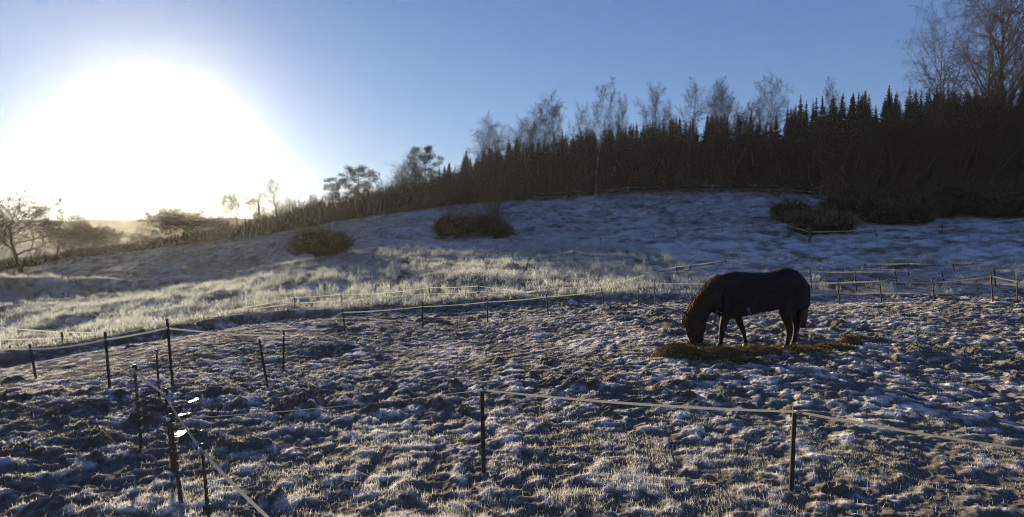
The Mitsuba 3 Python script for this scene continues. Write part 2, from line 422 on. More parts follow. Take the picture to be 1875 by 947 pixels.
OAK = dict(levels=4, seg=[7, 6, 5, 3], wob=[0.10, 0.2, 0.25, 0.3], lift=[0.02, 0.04, 0.02, 0.02], taper=[0.85, 0.9, 0.85, 0.5], rmin=0.02, sides=[7, 4, 3, 3],
           kids=[14, 11, 11], angle=[55, 48, 45], kidlen=[0.55, 0.5, 0.42], shape=[lambda t: 0.55 + 0.7 * math.sin(math.pi * min(1, t * 0.9 + 0.1)), lambda t: 1.1 - 0.4 * t, lambda t: 1.0], r0=0.026)
OAK['from'] = [0.28, 0.25, 0.15]
SCRUB = dict(levels=3, seg=[6, 4, 3, 3], wob=[0.1, 0.16, 0.2, 0.2], lift=[0.05, 0.09, 0.04, 0], taper=[0.9, 0.85, 0.5, 0.5], rmin=0.015, sides=[5, 3, 3, 3],
             kids=[18, 12, 4], angle=[36, 38, 35], kidlen=[0.36, 0.45, 0.4], shape=[lambda t: 1.2 - 0.8 * t, lambda t: 1.1 - 0.4 * t, lambda t: 1.0], r0=0.009)
SCRUB['from'] = [0.06, 0.12, 0.1]


def spruce(seed, height, width, whorls=34):
    rg = np.random.default_rng(seed)
    tr, cr = MB(), MB()
    v, f = tube([[0, 0, -0.6], [0, 0, height * 0.5], [0, 0, height * 0.985]], [height * 0.014, height * 0.008, 0.012], 6)
    tr.add(v, f)
    for w in range(whorls):
        t = w / (whorls - 1)
        z = height * (0.10 + 0.885 * t) + rg.uniform(-0.12, 0.12)
        ln = width * (1 - t) ** (0.85 if t < 0.6 else 0.98) * rg.uniform(0.72, 1.15) + 0.08
        nb = 9 if t < 0.7 else 6
        m = 16
        ra = np.where(np.arange(m) % 2 == 0, 1.0, 0.6) * rg.uniform(0.35, 1.05, m) * ln
        aa = 2 * np.pi * (np.arange(m) + rg.uniform(-0.3, 0.3, m)) / m + w
        zz = z - ra * rg.uniform(0.15, 0.5, m) - rg.uniform(0.05, 0.30, m)
        ringv = np.stack([ra * np.cos(aa), ra * np.sin(aa), zz], -1)
        cr.add(np.vstack([[[0, 0, z + 0.22]], ringv]), [[0, 1 + k, 1 + (k + 1) % m] for k in range(m)])
        for b in range(nb):
            a = 2 * np.pi * (b + rg.uniform(-0.3, 0.3)) / nb + w
            L = ln * rg.uniform(0.7, 1.3)
            dx, dy = math.cos(a), math.sin(a)
            drop = -0.30 + 0.55 * t
            pos = lambda s, o=0.0, h=0.0: [dx * L * s - dy * o, dy * L * s + dx * o, z + L * (drop * s + 0.18 * s * s) + h]  # noqa: E731
            vs, fs = [], []
            for s in (0.12, 0.36, 0.6, 0.82):
                wd = L * 0.20 * (1.15 - s) + 0.05
                k = len(vs)
                hang = -0.08 * L - 0.10
                vs += [pos(s), pos(min(s + 0.3, 1.04)), pos(s + 0.16, wd, hang), pos(s + 0.16, -wd, hang)]
                fs += [[k, k + 1, k + 2], [k, k + 3, k + 1]]
            cr.add(vs, fs)
    k = 0
    v, f = tube([[0, 0, height * 0.96], [0, 0, height]], [0.05, 0.01], 4)
    cr.add(v, f)
    return tr, cr


def pine(seed, height):
    rg = np.random.default_rng(seed)
    tr, cr = MB(), MB()
    bend = rg.uniform(-0.3, 0.3, 2)
    spine = [[bend[0] * t * t, bend[1] * t * t, -0.5 + (height + 0.2) * t] for t in np.linspace(0, 1, 6)]
    v, f = tube(spine, np.linspace(height * 0.024, 0.03, 6), 7)
    tr.add(v, f)
    for k in range(26):
        t = 0.38 + 0.62 * k / 25
        z = height * t
        a = k * 2.4 + rg.uniform(-0.4, 0.4)
        L = height * (0.30 * math.sin(math.pi * (t - 0.22) / 0.95) + 0.04) * rg.uniform(0.7, 1.2)
        p0 = np.array([bend[0] * t * t, bend[1] * t * t, z - 0.15])
        p1 = p0 + [math.cos(a) * L, math.sin(a) * L, L * 0.35]
        v, f = tube([p0, (p0 + p1) / 2 - [0, 0, 0.05 * L], p1], [0.04, 0.03, 0.015], 4)
        tr.add(v, f)
        for c in range(3):
            q_ = p0 + (p1 - p0) * rg.uniform(0.6, 1.1) + rg.normal(0, 0.12, 3)
            m = 46
            o = rg.normal(0, 1, (m, 3)) * [0.30, 0.30, 0.15] * (height / 7) + q_
            dr_ = rg.normal(0, 1, (m, 3)) + [0, 0, 0.6]
            dr_ /= np.linalg.norm(dr_, axis=1, keepdims=True)
            sd = np.cross(dr_, rg.normal(0, 1, (m, 3)))
            sd /= np.linalg.norm(sd, axis=1, keepdims=True)
            vv = np.stack([o - sd * 0.05, o + sd * 0.05, o + dr_ * 0.26], 1).reshape(-1, 3)
            cr.add(vv, np.arange(3 * m).reshape(-1, 3))
    return tr, cr


def group_of(name, tr, cr, trunk_mat, crown_mat):
    scene[name] = {'type': 'shapegroup', 'trunk': tr.ply(trunk_mat, smooth=True), 'crown': cr.ply(crown_mat)}


def place(name, x, y, group, scale=1.0, rot=0.0, sx=1.0, label='', cat='tree', grp=None, z=None, sink=0.0):
    key = thing(name, label, cat, grp)
    z = gz(x, y) if z is None else z
    scene[key] = {'type': 'instance', 'to_world': T().translate([float(x), float(y), float(z - sink)]).rotate([0, 0, 1], float(rot)).scale([float(scale * sx), float(scale * sx), float(scale)]),
                  'g': {'type': 'ref', 'id': group}}
    return key


for k in range(4):
    group_of(f'birch_shape_{k}', *make_tree(BIRCH, 100 + k, 15.0, stems=1 if k != 1 else 2), 'm_birch', 'm_dark_twig')
for k in range(2):
    group_of(f'great_birch_shape_{k}', *make_tree(BIGBIRCH, 140 + k, 19.0, stems=3 if k == 0 else 1), 'm_dark_bark', 'm_dark_twig')
for k in range(3):
    group_of(f'oak_shape_{k}', *make_tree(OAK, 160 + k, 7.0, stems=1 if k != 1 else 3), 'm_bark', 'm_twig')
for k in range(3):
    group_of(f'scrub_shape_{k}', *make_tree(SCRUB, 180 + k, 5.0, stems=6), 'm_bark', 'm_twig')
for k in range(3):
    group_of(f'wood_shape_{k}', *make_tree(dict(SCRUB, kids=[30, 13, 6], r0=0.009, levels=4, rmin=0.013, kidlen=[0.34, 0.45, 0.5], angle=[40, 42, 40]), 200 + k, 10.0, stems=2), 'm_bark', 'm_dark_twig')
for k in range(4):
    group_of(f'spruce_shape_{k}', *spruce(220 + k, 14.0, [2.3, 2.7, 2.0, 2.5][k]), 'm_bark', 'm_needle')
for k in range(2):
    group_of(f'pine_shape_{k}', *pine(240 + k, 7.0), 'm_bark', 'm_needle')

SKYLINE_U = [600, 640, 700, 760, 800, 840, 880, 930, 1000, 1060, 1100, 1180, 1250, 1300, 1400, 1440, 1480, 1550, 1650, 1875, 2200]
SKYLINE_V = [392, 380, 362, 345, 300, 284, 272, 258, 248, 238, 232, 224, 213, 207, 202, 192, 180, 168, 162, 152, 150]


def wood_top(x, y):
    u = pix(x, y, 10.0)[0]
    v = np.interp(u, SKYLINE_U, SKYLINE_V)
    return at(u, v, y)[2]


wr = np.random.default_rng(31)
# spruces packed in the wood
n_sp = 0
for row in range(6):
    yy0 = 6.0 + row * 5.2
    x = -13.0 + (row % 2) * 1.7
    while x < 112:
        xx = x + wr.uniform(-0.8, 0.8)
        yy = float(wood_edge(xx)) + yy0 + wr.uniform(-1.3, 1.3)
        h = wood_top(xx, yy) - gz(xx, yy) - abs(wr.normal(0, 1.4)) + wr.uniform(-0.3, 0.9)
        u_here = pix(xx, yy, 10.0)[0]
        if h > 3.0 and 560 < u_here < 2050:
            g = int(wr.integers(4))
            place('spruce_tree', xx, yy, f'spruce_shape_{g}', h / 14.0, wr.uniform(0, 360), max(1.05, min(1.6, 14.0 / h)),
                  'dark evergreen spruce packed among its neighbours in the hillside wood', 'tree', 'spruces of the hillside wood')
            n_sp += 1
        x += 2.7 if row in (2, 3) else 3.4 if row < 2 else 4.4
extra = 0
while extra < 125:
    xx = wr.uniform(-6, 96)
    yy = float(wood_edge(xx)) + wr.uniform(9, 30)
    h = wood_top(xx, yy) - gz(xx, yy) - abs(wr.normal(0, 0.6)) + 0.2
    if h > 3.0 and 640 < pix(xx, yy, 10.0)[0] < 1980:
        place('spruce_tree', xx, yy, f'spruce_shape_{int(wr.integers(4))}', h / 14.0, wr.uniform(0, 360), max(1.0, min(1.6, 13.0 / h)),
              'dark evergreen spruce packed among its neighbours in the hillside wood', 'tree', 'spruces of the hillside wood')
        extra += 1
# bare broadleaved trees along the front of the wood
x = -16.0
while x < 96:
    for row in range(3):
        xx = x + wr.uniform(-0.9, 0.9)
        yy = float(wood_edge(xx)) + 1.0 + row * 2.2 + wr.uniform(-0.8, 0.8)
        h = (wood_top(xx, yy) - gz(xx, yy)) * wr.uniform(0.42, 0.78)
        if 600 < pix(xx, yy, 10.0)[0] < 2000:
            place('bare_tree', xx, yy, f'wood_shape_{int(wr.integers(3))}', h / 10.0, wr.uniform(0, 360), max(0.8, min(1.9, 11.0 / h)),
                  'bare brown broadleaved tree along the front edge of the wood', 'tree', 'bare trees along the edge of the wood')
    x += 1.75
# undergrowth, a dense belt of twigs nobody could count
ug = MB()
n = 64000
ux = np.concatenate([wr.uniform(-22, 100, 36000), wr.uniform(-64, -12, 28000)])
uy = np.where(np.arange(n) < 36000, wood_edge(ux) + np.abs(wr.normal(0, 4.5, n)) + 0.4, np.interp(ux, [-64, -45, -30, -20, -12], [64, 68, 72, 76, 79]) + wr.normal(0, 1.6, n))
uh = np.where(np.arange(n) < 36000, 1.0, np.interp(ux, [-45, -36, -30], [0.22, 0.4, 0.75])) * wr.uniform(0.8, 3.8, n) * np.where(wr.random(n) < 0.15, 1.6, 1.0)
uz = ground_z(ux, uy)
ud = wr.normal(0, 0.35, (n, 2))
o = np.stack([ux, uy, uz - 0.1], -1)
tip = o + np.stack([ud[:, 0] * uh, ud[:, 1] * uh, uh], -1)
sd = wr.normal(0, 1, (n, 3)) * [1, 1, 0]
sd = sd / np.linalg.norm(sd, axis=1, keepdims=True) * wr.uniform(0.02, 0.08, (n, 1)) * np.where(np.arange(n) < 36000, 1.0, 0.28)[:, None]
mid = (o + tip) / 2 + np.stack([ud[:, 1], -ud[:, 0], 0 * uh], -1) * 0.3 + sd * 2.2
ug.add(np.stack([o - sd, o + sd, tip, mid], 1).reshape(-1, 3), (np.array([[0, 1, 2], [1, 3, 2]])[None] + 4 * np.arange(n)[:, None, None]).reshape(-1, 3))
scene['m_under'] = {'type': 'twosided', 'bsdf': {'type': 'diffuse', 'reflectance': rgb(0.060, 0.050, 0.042)}}
scene['undergrowth'] = ug.ply('m_under')
labels['undergrowth'] = {'label': 'dark tangled undergrowth along the foot of the wood and the hedge', 'category': 'undergrowth', 'kind': 'stuff'}

# birches that rise above the spruces: (u, v of the top, width factor, variant, label)
TALL = [(908, 210, 1.35, 1, 'spreading bare birch leaning left at the left end of the wood'),
        (955, 183, 1.45, 1, 'wide bushy bare birch second from the left above the wood'),
        (1018, 184, 0.95, 0, 'slim bare birch standing right of the wide bushy birch on the skyline'),
        (1052, 196, 0.85, 2, 'short thin bare birch just left of the tall pointed birch'),
        (1093, 160, 0.95, 3, 'tall pointed bare birch above the middle of the wood'),
        (1136, 188, 0.8, 2, 'sparse upright bare birch right of the tall pointed birch'),
        (1210, 163, 1.05, 0, 'bare birch above the wood behind the left end of the upper fence'),
        (1240, 196, 0.8, 2, 'low bare birch tucked between two taller birches on the skyline'),
        (1266, 163, 1.0, 3, 'oval bare birch with a pale stem seen against the wood'),
        (1320, 158, 0.8, 0, 'small narrow bare birch left of the broad birch clump'),
        (1376, 154, 1.25, 1, 'left birch of the broad pale stemmed clump on the skyline'),
        (1402, 148, 1.2, 0, 'right birch of the broad pale stemmed clump on the skyline'),
        (1530, 150, 0.7, 2, 'thin bare birch among the pointed spruce tops on the right')]
for u, v, w, k, lab in TALL:
    d = 84.0 + (3 if k == 2 else -2.6 if u in (1266, 1376, 1093) else 0)
    p = at(u, v, d)
    z = gz(p[0], d)
    s = (p[2] - z) / 15.0
    place('birch_tree', p[0], d, f'birch_shape_{k}', s, (u * 37) % 360, w * 0.82, lab, 'tree', 'birches rising above the wood')
# great birches at the right edge
for u, v, d, k, w, rot, lab in [(1795, -15, 63, 0, 0.9, 20, 'great bare birch with several stems and hanging twigs at the upper right'),
                                (1862, -60, 64, 1, 1.0, 130, 'tall single stemmed birch cut off by the right edge of the view'),
                                (1738, 40, 66, 1, 0.62, 250, 'bare birch left of the great birch with drooping outer twigs')]:
    p = at(u, v, d)
    s = (p[2] - gz(p[0], d)) / 19.0
    place('birch_tree', p[0], d, f'great_birch_shape_{k}', s, rot, w, lab, 'tree', 'great birches at the right edge')


def tree_at(name, ub, vt, d, group, H, w, label, cat='tree', grp=None, rot=None, sink=0.1):
    p = at(ub, vt, d)
    z = gz(p[0], d)
    s = max(0.2, (p[2] - z) / H)
    place(name, p[0], d, group, s, (ub * 53) % 360 if rot is None else rot, w, label, cat, grp, sink=sink)


# hedgerow on the left
tree_at('bare_tree', 34, 374, 56, 'oak_shape_0', 7.0, 1.25, 'largest spreading bare tree at the left edge with a rounded crown', grp='hedgerow trees on the left')
tree_at('bare_tree', -4, 390, 58, 'oak_shape_2', 7.0, 0.9, 'bare tree half cut off by the left edge beside the largest one', grp='hedgerow trees on the left')
tree_at('bare_tree', 97, 396, 64, 'oak_shape_0', 7.0, 1.0, 'flat topped bare tree second from the left edge in the hedgerow', grp='hedgerow trees on the left')
tree_at('bare_tree', 161, 416, 66, 'oak_shape_1', 7.0, 1.25, 'low twiggy bare tree below the far hill, third in the hedgerow', grp='hedgerow trees on the left')
tree_at('bare_tree', 216, 424, 70, 'oak_shape_0', 7.0, 1.1, 'small bare tree with a short trunk in front of the bright far field', grp='hedgerow trees on the left')
tree_at('bare_tree', 252, 428, 72, 'oak_shape_2', 7.0, 1.3, 'small rounded bare tree right of the bright far field', grp='hedgerow trees on the left')
tree_at('bare_tree', 324, 386, 68, 'oak_shape_1', 7.0, 1.45, 'broad thorny bush with a ragged top below the sun', 'bush', 'hedgerow trees on the left')
tree_at('bare_tree', 392, 396, 70, 'oak_shape_2', 7.0, 1.2, 'leaning bare tree right of the broad thorny bush', grp='hedgerow trees on the left')
tree_at('bare_tree', 435, 360, 71, 'oak_shape_0', 7.0, 0.95, 'round headed bare tree left of the dead pole', grp='hedgerow trees on the left')
tree_at('birch_tree', 508, 330, 74, 'birch_shape_3', 15.0, 1.6, 'slender bare birch alone right of the dead pole in the hedge', grp='hedgerow trees on the left')
for u, v, lab in [(465, 385, 'bare hedge shrub at the foot of the dead pole'), (540, 362, 'bare hedge shrub just right of the slender birch'), (572, 346, 'pale twiggy hedge shrub left of the two pines'),
                  (596, 352, 'bare hedge shrub touching the left pine'), (690, 330, 'bare hedge shrub just right of the right pine'), (715, 322, 'upright hedge shrub left of the twin stemmed birch'),
                  (640, 366, 'low hedge shrub under the two pines'), (360, 418, 'low hedge shrub between the thorny bush and the leaning tree'), (410, 402, 'low hedge shrub at the foot of the leaning tree'),
                  (290, 430, 'low hedge shrub left of the thorny bush'), (130, 446, 'low hedge shrub behind the flat topped tree')]:
    tree_at('bare_shrub', u, v, 75 if u > 440 else 69, f'scrub_shape_{u % 3}', 5.0, 1.35, lab, 'shrub', 'bare shrubs in the hedgerow')
for u in range(10, 800, 15):
    v = np.interp(u, [0, 130, 250, 330, 430, 520, 600, 700, 760, 800], [452, 452, 446, 420, 405, 396, 384, 365, 345, 330]) + (u * 7) % 9
    if u < 430 and (u % 45 > 15 or 185 < u < 275):
        continue
    v += 9 if u < 430 else 0
    tree_at('bare_shrub', u, v, 77 if u > 400 else 72, f'scrub_shape_{u % 3}', 5.0, 1.9, 'bare brown shrub in the dense hedge line along the far side of the pasture', 'shrub', 'dense hedge shrubs along the pasture')
tree_at('pine_tree', 655, 308, 78, 'pine_shape_0', 7.0, 1.0, 'taller of the two dark pines on the skyline left of the wood', grp='pines left of the wood')
tree_at('pine_tree', 619, 331, 79, 'pine_shape_1', 7.0, 1.0, 'lower dark pine left of the taller pine', grp='pines left of the wood')
tree_at('birch_tree', 742, 272, 80, 'birch_shape_1', 15.0, 1.5, 'twin stemmed bare birch left of the wood, beside the dark spruce')
tree_at('spruce_tree', 777, 276, 81, 'pine_shape_1', 7.0, 0.75, 'ragged dark pine standing between the twin stemmed birch and the wood')
# dead pole
p = at(475, 392, 73)
zt = at(473, 366, 73)[2]
k = thing('dead_pole', 'broken bare pole standing in the hedge left of the slender birch', 'pole')
v, f = tube([[p[0], 73, gz(p[0], 73) - 0.3], [p[0] - 0.05, 73, (p[2] + zt) / 2], [p[0] - 0.2, 73, zt]], [0.16, 0.13, 0.08], 7)
scene[k] = ply_t(v, f, 'm_bark', smooth=40)


# ---------------------------------------------------------------- gorse bushes
def gorse(seed, width, height, depth, frost):
    rg = np.random.default_rng(seed)
    mb = MB()
    nl = 11
    lob = np.stack([rg.uniform(-0.42, 0.42, nl) * width, rg.uniform(-0.35, 0.35, nl) * depth, rg.uniform(0.25, 0.62, nl) * height], -1)
    rad = rg.uniform(0.17, 0.42, nl) * height * 1.05
    lob[:, 2] = np.minimum(lob[:, 2], height - rad) * (1 - 0.35 * (np.abs(lob[:, 0]) / (0.5 * width)) ** 2)
    m = 5200
    w = rg.integers(nl, size=m)
    dn = rg.normal(0, 1, (m, 3))
    dn /= np.linalg.norm(dn, axis=1, keepdims=True)
    rr = rad[w] * rg.uniform(0.55, 1.06, m) ** 0.6
    o_ = lob[w] + dn * rr[:, None] * [1.35, 1.2, 1.0]
    o_[:, 2] = np.maximum(o_[:, 2], 0.03)
    dr_ = dn + rg.normal(0, 0.45, (m, 3)) + [0, 0, 0.4]
    dr_ /= np.linalg.norm(dr_, axis=1, keepdims=True)
    sd_ = np.cross(dr_, rg.normal(0, 1, (m, 3)))
    sd_ /= np.linalg.norm(sd_, axis=1, keepdims=True)
    L = (rg.uniform(0.14, 0.36, m) * np.where(rg.random(m) < 0.14, 2.2, 1.0))[:, None]
    vv = np.stack([o_ - sd_ * 0.055, o_ + sd_ * 0.055, o_ + dr_ * L], 1)
    fr = np.clip((rr / rad[w] - 0.7) * 2.2, 0, 1) * rg.uniform(0, 1, m) * frost * np.clip(dn[:, 2] + 0.6, 0, 1)
    c0 = np.array([0.030, 0.034, 0.018]) * rg.uniform(0.6, 1.4, (m, 1))
    cc = c0[:, None] * (1 - fr[:, None, None] * np.array([0.25, 0.25, 1.0])[None, :, None]) + np.array([0.5, 0.5, 0.47]) * (fr[:, None, None] * np.array([0.25, 0.25, 1.0])[None, :, None])
    mb.add(vv.reshape(-1, 3), np.arange(3 * m).reshape(-1, 3), cc.reshape(-1, 3))
    for k_ in range(240):
        q0 = lob[rg.integers(nl)] + rg.normal(0, 0.25, 3) * [width * 0.3, depth * 0.2, 0.2]
        q0[2] = max(q0[2], 0.1)
        q1 = q0 + (rg.normal(0, 0.35, 3) + [0, 0, 0.8]) * height * rg.uniform(0.3, 0.6)
        mb.add(*tube([q0, (q0 + q1) / 2 + rg.normal(0, 0.04, 3), q1], [0.02, 0.015, 0.008], 3), np.array([0.045, 0.036, 0.028]) * rg.uniform(0.7, 1.5))
    # woody core so that no light leaks through
    for a in range(nl):
        s = trimesh.creation.icosphere(2, 1.0)
        vtx = s.vertices * (1 + 0.25 * (meshkit.noise(s.vertices * 2.5 + a * 9, a)[:, None] - 0.5)) * rad[a] * 0.80 * [1.3, 1.15, 1.0] + lob[a]
        vtx[:, 2] = np.maximum(vtx[:, 2], -0.15)
        mb.add(vtx, s.faces, [0.016, 0.015, 0.010])
    return mb


GORSE = [(580, 472, 46, 150, 56, 0.12, 'big dark gorse mound with a frosty left rim at the end of the hedge'),
         (872, 432, 53, 135, 46, 0.15, 'dark gorse mound in the middle of the shaded slope, below the wood'),
         (1492, 422, 44, 88, 50, 1.0, 'frosted gorse bush behind the old corner post of the upper fence'),
         (1455, 402, 50, 60, 40, 0.2, 'small dark gorse bush left of the frosted one'),
         (1560, 408, 49, 130, 56, 0.25, 'dark gorse mound just right of the frosted bush'),
         (1655, 412, 47, 120, 52, 0.4, 'gorse mound second to the right of the frosted bush'),
         (1745, 398, 50, 120, 56, 0.2, 'dark gorse mound at the foot of the great birch'),
         (1835, 396, 48, 120, 60, 0.2, 'dark gorse mound at the right edge below the wood'),
         (1600, 376, 57, 170, 40, 0.1, 'long low gorse thicket against the wood behind the mounds')
         ]
for n_, (u, v, d, w, h, fr, lab) in enumerate(GORSE):
    p = at(u, v, d)
    mb = gorse(300 + n_, w / 1000 * d, h / 1000 * d * 1.1, min(w / 1000 * d * 0.8, 5.0), fr)
    key = thing('gorse_bush', lab, 'bush', 'gorse bushes on the slope')
    z = gz(p[0], d)
    vv, ff = mb.arrays()
    scene[key] = ply_t(vv + [p[0], d, z - 0.1], ff, 'm_gorse', color=np.vstack(mb.c))
# thin bare shrub over the middle gorse
tree_at('bare_shrub', 885, 352, 55, 'scrub_shape_1', 5.0, 1.4, 'thin bare shrub behind the gorse mound in the middle of the slope', 'shrub')
tree_at('bare_shrub', 835, 366, 56, 'scrub_shape_0', 5.0, 1.3, 'low bare shrub left of the middle gorse mound', 'shrub')


# ---------------------------------------------------------------- grass
def blades(x, y, z, length, width, lean, color, rg, seg=1, tipc=None):
    """One or two-piece blades; returns vertices, faces, colours."""
    n = len(x)
    a = rg.uniform(0, 2 * np.pi, n)
    ldir = np.stack([np.cos(a), np.sin(a), np.zeros(n)], -1)
    b = rg.uniform(0, 2 * np.pi, n)
    sd_ = np.stack([np.cos(b), np.sin(b), np.zeros(n)], -1) * (width / 2)[:, None]
    o_ = np.stack([x, y, z], -1)
    L = length[:, None]
    up = np.array([0, 0, 1.0])
    ln = lean[:, None]
    tipc = color if tipc is None else tipc
    if seg == 1:
        tip_ = o_ + (up * np.sqrt(np.clip(1 - ln ** 2, 0.05, 1)) + ldir * ln) * L
        v_ = np.stack([o_ - sd_, o_ + sd_, tip_], 1)
        c_ = np.stack([color, color, tipc], 1)
        return v_.reshape(-1, 3), np.arange(3 * n).reshape(-1, 3), c_.reshape(-1, 3)
    m1 = o_ + (up * 0.5 + ldir * ln * 0.22) * L
    tip_ = m1 + (up * np.clip(0.5 - 0.55 * ln, -0.3, 0.5) + ldir * (0.15 + ln * 0.5)) * L
    v_ = np.stack([o_ - sd_, o_ + sd_, m1 + sd_ * 0.8, m1 - sd_ * 0.8, tip_], 1)
    c_ = np.stack([color, color, tipc, tipc, tipc], 1)
    f_ = (np.array([[0, 1, 2], [0, 2, 3], [3, 2, 4]])[None] + 5 * np.arange(n)[:, None, None]).reshape(-1, 3)
    return v_.reshape(-1, 3), f_, c_.reshape(-1, 3)


gr = np.random.default_rng(55)
# short frosted blades of the near paddock
n = 760000
r = 4.6 + 18.5 * gr.random(n) ** 1.25
th = gr.uniform(-0.86, 0.86, n)
gx, gy = r * np.sin(th), r * np.cos(th)
gzv, gcol, grough, _, _ = ground(gx, gy)
lum = gcol.mean(1)
dens = sst(0.40, 0.62, FB(gx, gy, 0.55, 3, 71) + 0.75 * (lum - 0.25))
keep = (gr.random(n) < 0.06 + 0.94 * dens) & (grough < 0.3)
gx, gy, gzv, lum, r = gx[keep], gy[keep], gzv[keep], lum[keep], r[keep]
n = len(gx)
tone = gr.random((n, 1))
frosty = np.clip(gr.normal(0.68, 0.25, (n, 1)), 0, 1)
bc = (np.array([0.10, 0.10, 0.04]) * tone + np.array([0.17, 0.13, 0.07]) * (1 - tone)) * (1 - frosty) + np.array([0.80, 0.79, 0.74]) * frosty
ln_ = gr.gamma(4, 0.0055, n) * (0.7 + 0.9 * sst(9, 5, r)) + 0.008
v, f, c = blades(gx, gy, gzv - 0.006, ln_, 0.0035 + 0.0004 * r, np.clip(np.abs(gr.normal(0, 0.5, n)), 0, 0.93), bc * 0.8, gr, 1, bc)
scene['frosted_grass'] = ply_t(v, f, 'm_blade', color=c)
labels['frosted_grass'] = {'label': 'short frosted grass blades standing on the trodden paddock', 'category': 'grass', 'kind': 'stuff'}

# long straw-coloured tussocks of the rough pasture
tv = MB()


def tussocks(cx, cy, cr, per, lo, hi, rg, wid, pale):
    m = len(cx) * per
    k_ = np.repeat(np.arange(len(cx)), per)
    a = rg.uniform(0, 2 * np.pi, m)
    rr = cr[k_] * np.sqrt(rg.random(m))
    x_, y_ = cx[k_] + rr * np.cos(a), cy[k_] + rr * np.sin(a)
    z_ = ground_z(x_, y_)
    L = rg.uniform(lo, hi, m) * (0.7 + 0.6 * rg.random(len(cx)))[k_]
    tone_ = rg.random((m, 1))
    fr = np.clip(rg.normal(pale, 0.22, (m, 1)), 0, 1)
    base_ = np.array([0.17, 0.155, 0.10]) * tone_ + np.array([0.12, 0.12, 0.075]) * (1 - tone_)
    col_ = base_ * (1 - fr) + np.array([0.80, 0.84, 0.84]) * fr
    tv.add(*blades(x_, y_, z_ - 0.02, L, np.full(m, wid), np.clip(np.abs(rg.normal(0.45, 0.3, m)), 0, 1), base_ * 0.8 + 0.1 * col_, rg, 2, col_))


def scatter(n, x0, x1, y0, y1, test, rg):
    x_, y_ = rg.uniform(x0, x1, n), rg.uniform(y0, y1, n)
    k_ = test(x_, y_, rg)
    return x_[k_], y_[k_]


def in_view(x, y):
    return np.abs(x) < 0.98 * y + 2


def rough_test(x, y, rg):
    _, s = step(x, y)
    d_ = sst(0.38, 0.60, FB(x, y, 3.0, 3, 73))
    fade = 1 - sst(46, 52, y - 0.1 * x)
    right = 1 - sst(7, 11, x - 0.2 * (y - 24)) * (1 - np.exp(-((y - 27) / 2.0) ** 2) * 0.9)
    return (s > 0.25) & in_view(x, y) & (rg.random(len(x)) < d_ * fade * right)


cx, cy = scatter(9000, -46, 26, 12, 52, rough_test, gr)
tussocks(cx, cy, gr.uniform(0.12, 0.35, len(cx)), 32, 0.14, 0.50, gr, 0.012, 0.74)
cx, cy = scatter(9000, -46, 26, 12, 50, lambda x, y, rg: (step(x, y)[1] > 0.1) & in_view(x, y) & (rg.random(len(x)) < (1 - sst(6, 12, x)) * (1 - sst(44, 50, y)) * (0.25 + 0.75 * sst(0.35, 0.55, FB(x, y, 1.6, 3, 74)))), gr)
tussocks(cx, cy, gr.uniform(0.2, 0.6, len(cx)), 14, 0.10, 0.26, gr, 0.016, 0.72)
cx, cy = scatter(16000, -46, 64, 24, 82, lambda x, y, rg: (ground(x, y)[3] + sst(48, 55, y) > 0.3) & (y < wood_edge(x) + 1) & in_view(x, y) & (rg.random(len(x)) < 0.75 * sst(0.32, 0.6, FB(x, y, 3.5, 3, 75))), gr)
tussocks(cx, cy, gr.uniform(0.12, 0.4, len(cx)), 10, 0.12, 0.40, gr, 0.024, 0.55)
cx, cy = scatter(900, -16, 10, 23, 36, lambda x, y, rg: (step(x, y)[1] > 0.5) & (rg.random(len(x)) < sst(0.36, 0.56, FB(x, y, 2.4, 3, 78))), gr)
tussocks(cx, cy, gr.uniform(0.1, 0.3, len(cx)), 30, 0.30, 0.72, gr, 0.011, 0.66)
p = at(1650, 484, 32.5)
cx, cy = p[0] + gr.normal(0, 0.7, 40), p[1] + gr.normal(0, 0.5, 40)
tussocks(cx, cy, gr.uniform(0.12, 0.3, 40), 30, 0.3, 0.8, gr, 0.014, 0.35)
print('blade tris', n, 'tussock triangles', sum(len(a) for a in tv.f), 'undergrowth', ug.n // 2)
scene['tussock_grass'] = tv.ply('m_straw')
labels['tussock_grass'] = {'label': 'long straw coloured frosted grass of the rough pasture behind the paddock', 'category': 'grass', 'kind': 'stuff'}


# ---------------------------------------------------------------- fences
def box_ribbon(pts_, w, t, roll=0.0):
    p = np.asarray(pts_, float)
    d = np.gradient(p, axis=0)
    d /= np.linalg.norm(d, axis=1, keepdims=True)
    side = np.cross(d, [0, 0, 1.0])
    side /= np.linalg.norm(side, axis=1, keepdims=True)
    up = np.cross(side, d)
    roll = np.broadcast_to(roll, (len(p),))[:, None]
    up = up * np.cos(roll) + side * np.sin(roll)
    v_ = np.stack([p + up * w / 2, p - up * w / 2], 1).reshape(-1, 3)
    n_ = len(p)
    i_ = np.arange(n_ - 1)[:, None] * 2
    f_ = np.vstack([i_ + [0, 1, 3], i_ + [0, 3, 2]])
    return v_, f_


def stake(base, top, r, kind):
    """A pointed round timber stake or a slim plastic one with a foot plate."""
    base, top = np.asarray(base, float), np.asarray(top, float)
    ax = (top - base) / np.linalg.norm(top - base)
    L = np.linalg.norm(top - base)
    if kind == 'stake':
        pr = [(-0.30, 0.3), (0.0, 1.0), (0.35 * L, 1.0), (0.7 * L, 0.96), (L - 0.015, 0.95), (L, 0.75)]
        return tube([base + ax * s for s, _ in pr], [r * k_ for _, k_ in pr], 9)
    pr = [(-0.2, 0.3), (0, 1), (0.06, 1.0), (L * 0.5, 0.85), (L * 0.93, 0.8), (L * 0.94, 1.5), (L * 0.985, 1.5), (L, 0.7)]
    return tube([base + ax * s for s, _ in pr], [r * k_ for _, k_ in pr], 8)


